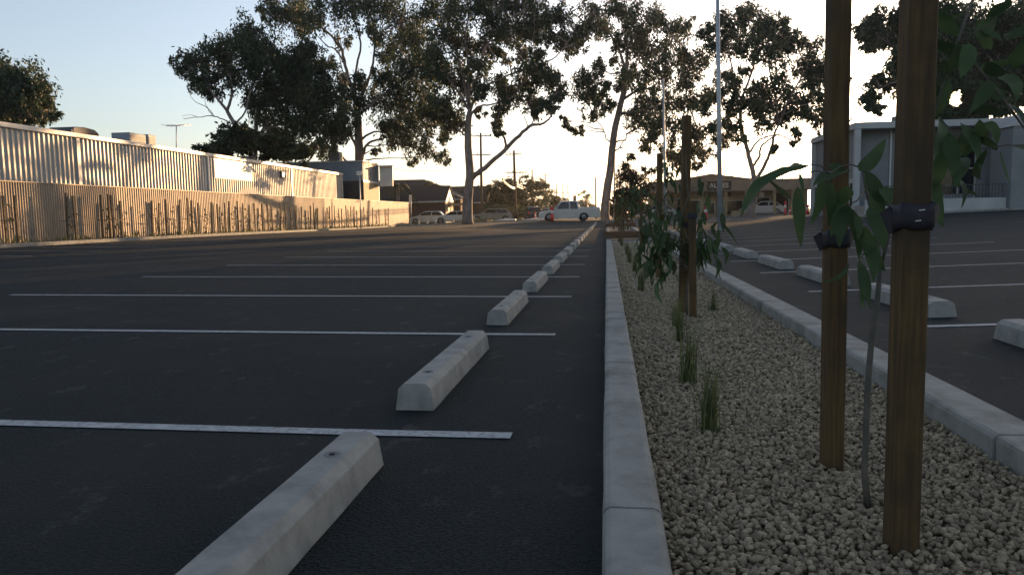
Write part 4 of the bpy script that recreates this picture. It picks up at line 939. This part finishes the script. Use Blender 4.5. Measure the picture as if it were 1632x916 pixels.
for k in range(5):
    mb = MB(); y = 3+k*1.95; mb.box(.2, y, .4, .245, y+1.6, 2.15); wn = mb.build('window', 'glass', wb); mb = MB(); mb.box(.17, y+.76, .4, .198, y+.84, 2.15); mb.build('frame', 'aluminium', wn)
for k in range(4):
    x = 3.3+k*1.2; mb = MB(); mb.box(x, 3.54, 1.4, x+1.13, 3.598, 4.6); wn = mb.build('window', 'glass', wb)
    mb = MB(); mb.box(x-.03, 3.48, 1.4, x+.04, 3.538, 4.6); mb.box(x+.041, 3.48, 3.0, x+1.16, 3.538, 3.08); mb.build('frame', 'aluminium', wn)
mb = MB(); mb.box(0.0, -.1, -.3, 8.2, .15, 1.05); mb.build('terrace_wall', 'white', wb, bevel=.02)
mb = MB(); mb.box(0.02, .14, 0, 8.2, 3.58, .7); mb.build('terrace_floor', 'paver', wb)
mb = MB()
for k in range(42): mb.bar((.2+k*.19, .05, 1.05), (.2+k*.19, .05, 1.85), .03)
mb.bar((.1, .05, 1.87), (8.2, .05, 1.87), .05); mb.build('railing', 'darkmetal', wb)
mb = MB(); mb.box(8.25, -.4, -.2, 9.1, 2.2, 5.3); mb.box(9.102, -.25, 1.3, 12.5, 2.2, 5.0); mb.box(9.102, -.3, -.2, 12.5, 2.2, 1.298); mb.build('porch_wall', 'greywhite', wb)
mb = MB(); mb.prism([(8.1, 5.302), (8.9, 6.1), (12.6, 5.302)], 'y', -.5, 2.198); mb.build('porch_roof', 'white', wb)

for x in (2.6, 7.9):
    mb = MB(); mb.box(x, 3.48, .7, x+.09, 3.598, Ht-.422); mb.build('downpipe', 'aluminium', wb)
mb = MB()
for k in range(3): mb.box(.12, 4.9+k*2.5, 2.52, .13+.001*k, 4.93+k*2.5, Ht-.43)
mb.build('panel_joint', 'darkmetal', wb)
ac = empty('air_conditioner', (bx+4.5, by+6, bz+Ht), label='grey cooling unit on the flat roof of the white building', cat='air conditioner')
mb = MB(); mb.box(-.8, -.6, 0, .8, .6, .75); mb.build('housing', 'greyclad', ac, bevel=.03)
mb = MB()
for k in range(5): mb.box(-.7, -.63, .1+k*.12, .7, -.602, .14+k*.12)
mb.build('louvre', 'darkmetal', ac)
# ================================================================== POLES
def lamp_pole(px0, px1, D, w0, w1, label, top=9):
    b = Vector(W(px1, 350, D)); b.z = gz(b.x, b.y); r = empty('light_pole', b, label=label, cat='light pole', group='galvanised light poles')
    t = Vector(W(px0, top if top >= 0 else -60, D)); H = t-b
    mb = MB(); mb.tube([(0, 0, 0), (H.x*.5, H.y*.5, H.z*.5), H], [w0/2, (w0+w1)/4, w1/2], 8); mb.build('column', 'galv', r)
    mb = MB(); mb.box(-.2, -.2, 0, .2, .2, .03); mb.build('base_plate', 'galv', r)
    mb = MB(); mb.tube([H, H+Vector((0, 0, .12))], [w1/2*1.3, w1/2*1.1], 8); mb.build('cap', 'galv', r)
lamp_pole(1143, 1148, 34, .24, .15, 'tall galvanised light pole rising in front of the shop sign', -60)
lamp_pole(1057, 1061, 60, .24, .14, 'galvanised light pole left of the second pair of stakes', 128)
lamp_pole(980, 979, 78, .2, .12, 'slim pale light pole beside the leaning gum trunk', 212)
lamp_pole(1246, 1247, 95, .18, .12, 'thin distant light pole between the forked gum and the white building', 226)
tops = {}
def power_pole(px0, pt, px1, D, arms, label, lamps=False, w=.3):
    b = Vector(W(px1, 350, D)); b.z = gz(b.x, b.y); t = Vector(W(px0, pt, D)); H = t-b
    r = empty('power_pole', b, label=label, cat='power pole', group='timber power poles along the street')
    mb = MB(); mb.tube([(0, 0, 0), H*.5, H], [w/2*1.15, w/2, w/2*.75], 8); mb.build('post', 'pole', r)
    for (xa, xb, y) in arms:
        A = Vector(W(xa, y, D))-b; B = Vector(W(xb, y, D))-b; A.z = B.z = (A.z+B.z)/2
        mb = MB(); mb.bar(A, B, .12, .12); ar = mb.build('crossarm', 'pole', r)
        mb = MB()
        for q in (0, .3, .7, 1): p = A.lerp(B, q); mb.tube([p+Vector((0, 0, .06)), p+Vector((0, 0, .25))], [.05, .035], 6)
        mb.build('insulator', 'darkmetal', ar)
    return b
power_pole(766, 212, 768, 95, [(752, 783, 217), (752, 782, 247)], 'tall double-armed power pole just right of the pale gum trunk', w=.34)
power_pole(819, 240, 822, 88, [(806, 831, 246), (807, 840, 275)], 'power pole with two crossarms, second from the left', w=.34)
power_pole(848, 270, 849, 130, [(838, 866, 283)], 'power pole with one crossarm above the dark bushes')
power_pole(869, 277, 870, 170, [(862, 876, 279)], 'thin distant power pole right of the bushes')
power_pole(887, 292, 888, 190, [(882, 894, 303)], 'short distant power pole behind the far trees')
power_pole(897, 294, 898, 160, [(885, 913, 307)], 'distant power pole with a low wide crossarm')
power_pole(905, 296, 906, 200, [(900, 911, 298)], 'distant bare power pole nearest the traffic signal')
power_pole(949, 282, 950, 100, [], 'plain dark pole left of the leaning gum trunk', w=.22)
tr = Vector(W(916, 316, 140)); bb = Vector(W(916, 350, 140)); bb.z = gz(bb.x, bb.y); r = empty('traffic_signal', bb, label='small traffic signal on a post down the street', cat='traffic signal')
mb = MB(); mb.tube([(0, 0, 0), tr-bb], .07, 6); mb.build('post', 'darkmetal', r); c = tr-bb; mb = MB(); mb.box(c.x-.3, c.y-.2, c.z-.5, c.x+.3, c.y+.1, c.z+.5); mb.build('signal_head', 'darkmetal', r)
def wire(a, b, sag, rad, label, m='wire', n=10):
    mb = MB(); a = Vector(a); b = Vector(b); o = a.copy()
    mb.tube([a.lerp(b, i/n)-o-Vector((0, 0, 4*sag*(i/n)*(1-i/n))) for i in range(n+1)], rad, 4); q = mb.build('power_line', m); q.location = o
    return tag(q, label, 'power line', 'overhead lines along the street')
L1 = 'thick sunlit cable sagging down the street, %s strand of the %s span'
for wi, (pa, pb) in enumerate((((800, 284, 70), (821, 299, 88)), ((800, 286, 70), (821, 301, 88)), ((821, 292, 88), (849, 300, 130)), ((821, 296, 88), (849, 302, 130)), ((849, 297, 130), (877, 309, 180)), ((849, 300, 130), (877, 311, 180)), ((877, 307, 180), (893, 316, 230)), ((877, 309, 180), (893, 318, 230)))):
    wire(W(*pa), W(*pb), .22, .085 if pa[2] > 100 else .06, L1 % ('lower' if wi % 2 else 'upper', ORD[wi//2]))
L2 = ['thin wire running left from the upper crossarm of the tall double-armed pole', 'short thin wire between the tall double-armed pole and the next pole', 'thin wire above the house roofs behind the pale trunk', 'thin wire running down the street above the thick cables', 'thin wire from the second pole to the one-armed pole', 'thin wire from the top of the double-armed pole down the street']
for wi, (pa, pb) in enumerate((((620, 268, 90), (752, 264, 95)), ((782, 286, 95), (807, 288, 92)), ((690, 292, 90), (767, 290, 95)), ((840, 286, 88), (905, 283, 170)), ((831, 247, 88), (866, 283, 130)), ((783, 218, 95), (838, 283, 130)))):
    wire(W(*pa), W(*pb), .5, .018, L2[wi], 'darkmetal')

# ================================================================== SMALL THINGS ON THE FAR SIDE
def bollard(px, D, H, label, m='red', sc_=1.0):
    b = Vector(W(px, 345, D)); b.z = gz(b.x, b.y); r = empty('bollard', b, label=label, cat='bollard', group='red temporary bollards')
    mb = MB(); mb.tube([(0, 0, 0), (0, 0, .06)], [.24, .22], 12); mb.build('base', 'tyre', r)
    mb = MB(); mb.tube([(0, 0, .05), (0, 0, H*.55)], [.10*sc_, .08*sc_], 12); mb.tube([(0, 0, H*.75), (0, 0, H*.93), (0, 0, H)], [.085*sc_, .11*sc_, .04], 12); mb.build('post', m, r)
    mb = MB(); mb.tube([(0, 0, H*.55), (0, 0, H*.75)], [.082*sc_, .082*sc_], 12); mb.build('reflective_band', 'panelwhite', r)
bollard(1125, 62, 1.25, 'red and white bollard left of the tall light pole', sc_=1.4)
bollard(1251, 68, 1.3, 'tall thin red bollard in front of the dark shop doorway')
bollard(1259, 70, .7, 'short red bollard just right of the tall thin one')
bollard(1287, 66, .9, 'red bollard in front of the white building corner', sc_=1.4)
bollard(1364, 60, 1.2, 'red bollard seen between the leaves of the nearest sapling', sc_=1.7)
bollard(880, 69, 1.35, 'pinkish red bollard in front of the silver pickup', 'orange', sc_=1.5)
bollard(853, 80, .9, 'dull red bollard beside the small dark hatchback', 'orange')
pb = None
for i, px in enumerate((654, 667, 681, 694, 709, 722)):
    b = Vector(W(px, 352, 76)); b.z = gz(b.x, b.y)
    mb = MB(); mb.box(-.1, -.05, 0, .1, .05, .42); mb.prism([(-.1, .42), (.1, .42), (0, .52)], 'y', -.05, .05); o = mb.build('marker_post', 'white', bevel=.01); o.location = b
    tag(o, 'short white marker post, %s from the left by the parked cars' % ORD[i], 'marker post', 'short white marker posts')
for (px, D, n, lb) in ((804, 74, 0, 'low white slab lying on the kerb before the parked wagon'), (849, 75, 1, 'low white slab on the kerb left of the pickup')):
    b = Vector(W(px, 352, D)); b.z = gz(b.x, b.y); mb = MB(); mb.prism([(-1.2, 0), (1.2, 0), (1.1, .25), (.3, .34), (-1.1, .12)], 'y', -.25, .25); o = mb.build('kerb_ramp', 'panelwhite', bevel=.03); o.location = b; tag(o, lb, 'kerb ramp')
# garden plants of the far verge
for i, px in enumerate(list(range(728, 790, 5))+[648, 662, 690, 703]):
    b = Vector(W(px, 352, 78+random.uniform(-1, 1))); z = gz(b.x, b.y)+.05
    tuft(b.x, b.y, random.uniform(.5, .85), 70, 'pale strappy plant in the far verge, %s from the left below the pale gum trunk' % nth(i) if i < 13 else 'small strappy plant by the white marker posts, %s from the left' % nth(i-13), .9, z)['group'] = 'strappy plants of the far verge'
for o in COL.objects:
    if o.name.startswith('grass_tuft') and o.get('group') == 'strappy plants of the far verge': o.scale = (2.4, 2.4, 1)
for px, py, r_, D, lb in ((1320, 330, 8, 60, 'dark shrub at the foot of the white building side wall'),):
    pass

# ================================================================== CARS
def arc(cx, r, n=9, z0=0): return [(cx+r*math.cos(math.pi*i/n), .30+r*math.sin(math.pi*i/n)) for i in range(n+1)]
def make_car(label, paint, L, Wd, zb, zt, pillars, loc, rz, wheelb=(.82, .78), ute=False, group='parked cars', sc_=1):
    """x forward. pillars: xs of [screen base, roof front, roof rear, rear base]"""
    r = empty('parked_car' if not ute else 'pickup_truck', loc, rz, label=label, cat='car' if not ute else 'pickup', group=group); r.scale = (sc_,)*3
    h = L/2; fa, ra = h-wheelb[0], -h+wheelb[1]; wr = .34 if not ute else .38
    a, b_, c, d = pillars
    zn = zb-.16
    pts = [(h-.02, .28), (h, .5), (h-.06, zn-.12), (h-.35, zn), (a, zb)]
    if ute: pts += [(d, zb), (d-.03, zb+.14), (-h+.04, zb+.14), (-h, zb-.0), (-h, .5)]
    else: pts += [(d, zb), (-h+.08, zb-.03), (-h, zb-.3), (-h+.02, .34)]
    lower = [(-h+.02, .28)] + [(x, z) for x, z in reversed(arc(ra, wr+.06))][0:] + [(x, z) for x, z in reversed(arc(fa, wr+.06))]
    poly = pts+[(-h+.02, .28)]+[(ra-wr-.06, .27)]+arc(ra, wr+.06)[::-1]+[(ra+wr+.06, .22), (fa-wr-.06, .22)]+arc(fa, wr+.06)[::-1]+[(fa+wr+.06, .27)]
    mb = MB(); mb.prism(poly, 'y', -Wd/2, Wd/2); bd = mb.build('body', paint, r, bevel=.035)
    def hw(z): return Wd/2-.05-(z-zb)/(zt-zb)*.16
    V = []; prof = [(a, zb-.01), (b_, zt-.03), (b_-.25, zt), (c+.25, zt), (c, zt-.03), (d, zb-.01)]
    for s in (-1, 1): V += [(x, s*hw(z), z) for x, z in prof]
    n = len(prof); mb = MB(); mb.add(V, [tuple(range(n)), tuple(range(n, 2*n))[::-1]]+[(i, (i+1) % n, n+(i+1) % n, n+i) for i in range(n)]); mb.build('cabin', paint, r, bevel=.03)
    zl, zh = zb+.03, zt-.1
    def xa(z, p, q): return p+(q-p)*(z-zb)/(zt-zb)
    xm = (b_+c)/2+.05
    segs = [(xa(zl, a, b_)-.12, xa(zh, a, b_)-.08, xm+.04, xm+.04), (xm-.04, xm-.04, xa(zl, d, c)+.18, xa(zh, d, c)+.14)]
    for s in (-1, 1):
        for (f0, f1, g0, g1) in segs:
            mb = MB(); e = .012; mb.add([(f0, s*(hw(zl)+e), zl), (f1, s*(hw(zh)+e), zh), (g1, s*(hw(zh)+e), zh), (g0, s*(hw(zl)+e), zl)], [(0, 1, 2, 3)]); mb.build('side_window', 'glass', r)
    for nm, p, q, sg in (('windscreen', a, b_, 1), ('rear_window', d, c, -1)):
        e = .015*sg; z0, z1 = zb+.04, zt-.07; mb = MB()
        mb.add([(xa(z0, p, q)+e, -hw(z0)+.08, z0), (xa(z1, p, q)+e, -hw(z1)+.08, z1), (xa(z1, p, q)+e, hw(z1)-.08, z1), (xa(z0, p, q)+e, hw(z0)-.08, z0)], [(0, 1, 2, 3)]); mb.build(nm, 'glass', r)
    for x in (fa, ra):
        for s in (-1, 1):
            y = s*(Wd/2-.1); mb = MB(); mb.tube([(x, y-.1, wr), (x, y-.085, wr), (x, y+.085, wr), (x, y+.1, wr)], [wr-.03, wr, wr, wr-.03], 18); wh = mb.build('wheel', 'tyre', r)
            mb = MB(); mb.tube([(x, y+s*.095, wr), (x, y+s*.112, wr)], [wr*.64, wr*.58], 14); mb.build('rim', 'rim', wh)
    for s in (-1, 1):
        mb = MB(); mb.box(h-.22, s*(Wd/2-.25)-.14, zn-.22, h-.03, s*(Wd/2-.25)+.14, zn-.08); mb.build('headlight', 'lamp', r, bevel=.03)
        mb = MB(); mb.box(-h-.012, s*(Wd/2-.14)-.1, zb-.32, -h+.06, s*(Wd/2-.14)+.1, zb-.12+(0 if ute else .1)); mb.build('tail_light', 'tail', r, bevel=.02)
        mb = MB(); mb.box(a-.35, s*(Wd/2+.09)-.09, zb+.0, a-.2, s*(Wd/2+.09)+.07, zb+.14); mb.build('mirror', paint, r, bevel=.02)
    mb = MB(); mb.box(-h-.03, -Wd/2+.06, .34, -h+.1, Wd/2-.06, .5); mb.build('rear_bumper', paint if not ute else 'rim', r, bevel=.03)
    if ute:
        mb = MB(); mb.bar((c-.45, -.6, zb+.14), (c-.3, -.6, zt-.1), .06); mb.bar((c-.45, .6, zb+.14), (c-.3, .6, zt-.1), .06); mb.bar((c-.3, -.6, zt-.1), (c-.3, .6, zt-.1), .06); mb.build('roll_bar', 'rim', r)
        mb = MB(); mb.box(-h+.08, -Wd/2+.08, zb+.1, d-.1, Wd/2-.08, zb+.165); mb.build('tonneau_cover', 'whitepaint', r, bevel=.01)
    return r
def cloc(px, D, dz=0): b = W(px, 350, D); return (b[0], b[1], gz(b[0], b[1])+.006+dz)
PI = math.pi
make_car('silver pickup with a covered tray parked side-on at the street corner', 'silver', 5.6, 1.85, 1.08, 1.86, (1.5, .72, -.75, -.92), cloc(907, 70.5), PI+yaw+.02, (.9, 1.5), True, group='vehicles parked at the far end')
make_car('silver hatchback nearest the fence end, nose towards the left', 'silver', 4.3, 1.75, .98, 1.5, (1.05, .25, -1.45, -1.95), cloc(682, 88), PI+yaw-.05, group='vehicles parked at the far end')
make_car('grey sedan overlapping the silver hatchback, partly behind the gum trunk', 'silver', 4.6, 1.78, .95, 1.42, (1.1, .2, -.95, -1.7), cloc(724, 84), PI+yaw+.03, group='vehicles parked at the far end')
make_car('dark wagon with a pale roof line parked right of the pale gum trunk', 'maroon', 4.8, 1.8, .98, 1.5, (1.1, .3, -1.6, -2.2), cloc(783, 86), PI+yaw, group='vehicles parked at the far end')
make_car('small dark hatchback seen from behind, left of the pickup', 'darkpaint', 4.0, 1.72, .98, 1.52, (.9, .2, -1.35, -1.85), cloc(849, 88), PI/2+.25, group='vehicles parked at the far end')
make_car('pale car mostly hidden behind the bonnet of the silver pickup', 'whitepaint', 4.3, 1.75, .95, 1.45, (1.0, .2, -1.0, -1.8), cloc(870, 96), PI+.1, group='vehicles parked at the far end')
make_car('white hatchback behind the forked gum trunk by the shops', 'whitepaint', 4.2, 1.75, .96, 1.45, (1.0, .1, -1.2, -1.9), cloc(1214, 79.2), PI+.05, group='vehicles parked at the far end')
make_car('white car behind the planter stakes by the shops', 'whitepaint', 4.3, 1.75, .96, 1.45, (1.0, .1, -1.2, -1.9), cloc(1045, 82), PI+.05, group='vehicles parked at the far end')

# ================================================================== THE SUN ITSELF
sv = Vector(ray(1523, 157)); sv.normalize()
bm = bmesh.new(); bmesh.ops.create_icosphere(bm, subdivisions=3, radius=3000*math.tan(R(.42))); me = bpy.data.meshes.new('sun'); bm.to_mesh(me); bm.free()
so2 = bpy.data.objects.new('sun', me); COL.objects.link(so2); me.materials.append(MAT['sun']); so2.location = Vector(CAM)+sv*3000; tag(so2, kind='structure')
so2.visible_shadow = True
print('objects', len(COL.objects))

# ================================================================== SCATTERING VOLUME ADDED FOR SUN GLOW AND LIFTED DARKS
hm = bpy.data.materials.new('glow_haze'); hm.use_nodes = True; hn = hm.node_tree; hn.nodes.clear()
ho = hn.nodes.new('ShaderNodeOutputMaterial'); hv = hn.nodes.new('ShaderNodeVolumePrincipled')
hv.inputs['Color'].default_value = (.95, .95, .95, 1); hv.inputs['Density'].default_value = .00024; hv.inputs['Anisotropy'].default_value = .75
hn.links.new(hv.outputs[0], ho.inputs['Volume']); MAT['added_haze'] = hm
mb = MB(); mb.box(-1600, -60, -2, 1600, 1900, 45); hz = mb.build('added_haze', 'added_haze'); tag(hz, kind='stuff')
hz['label'] = 'thin scattering volume added over the car park for a glow around the sun'; hz['category'] = 'added_haze'
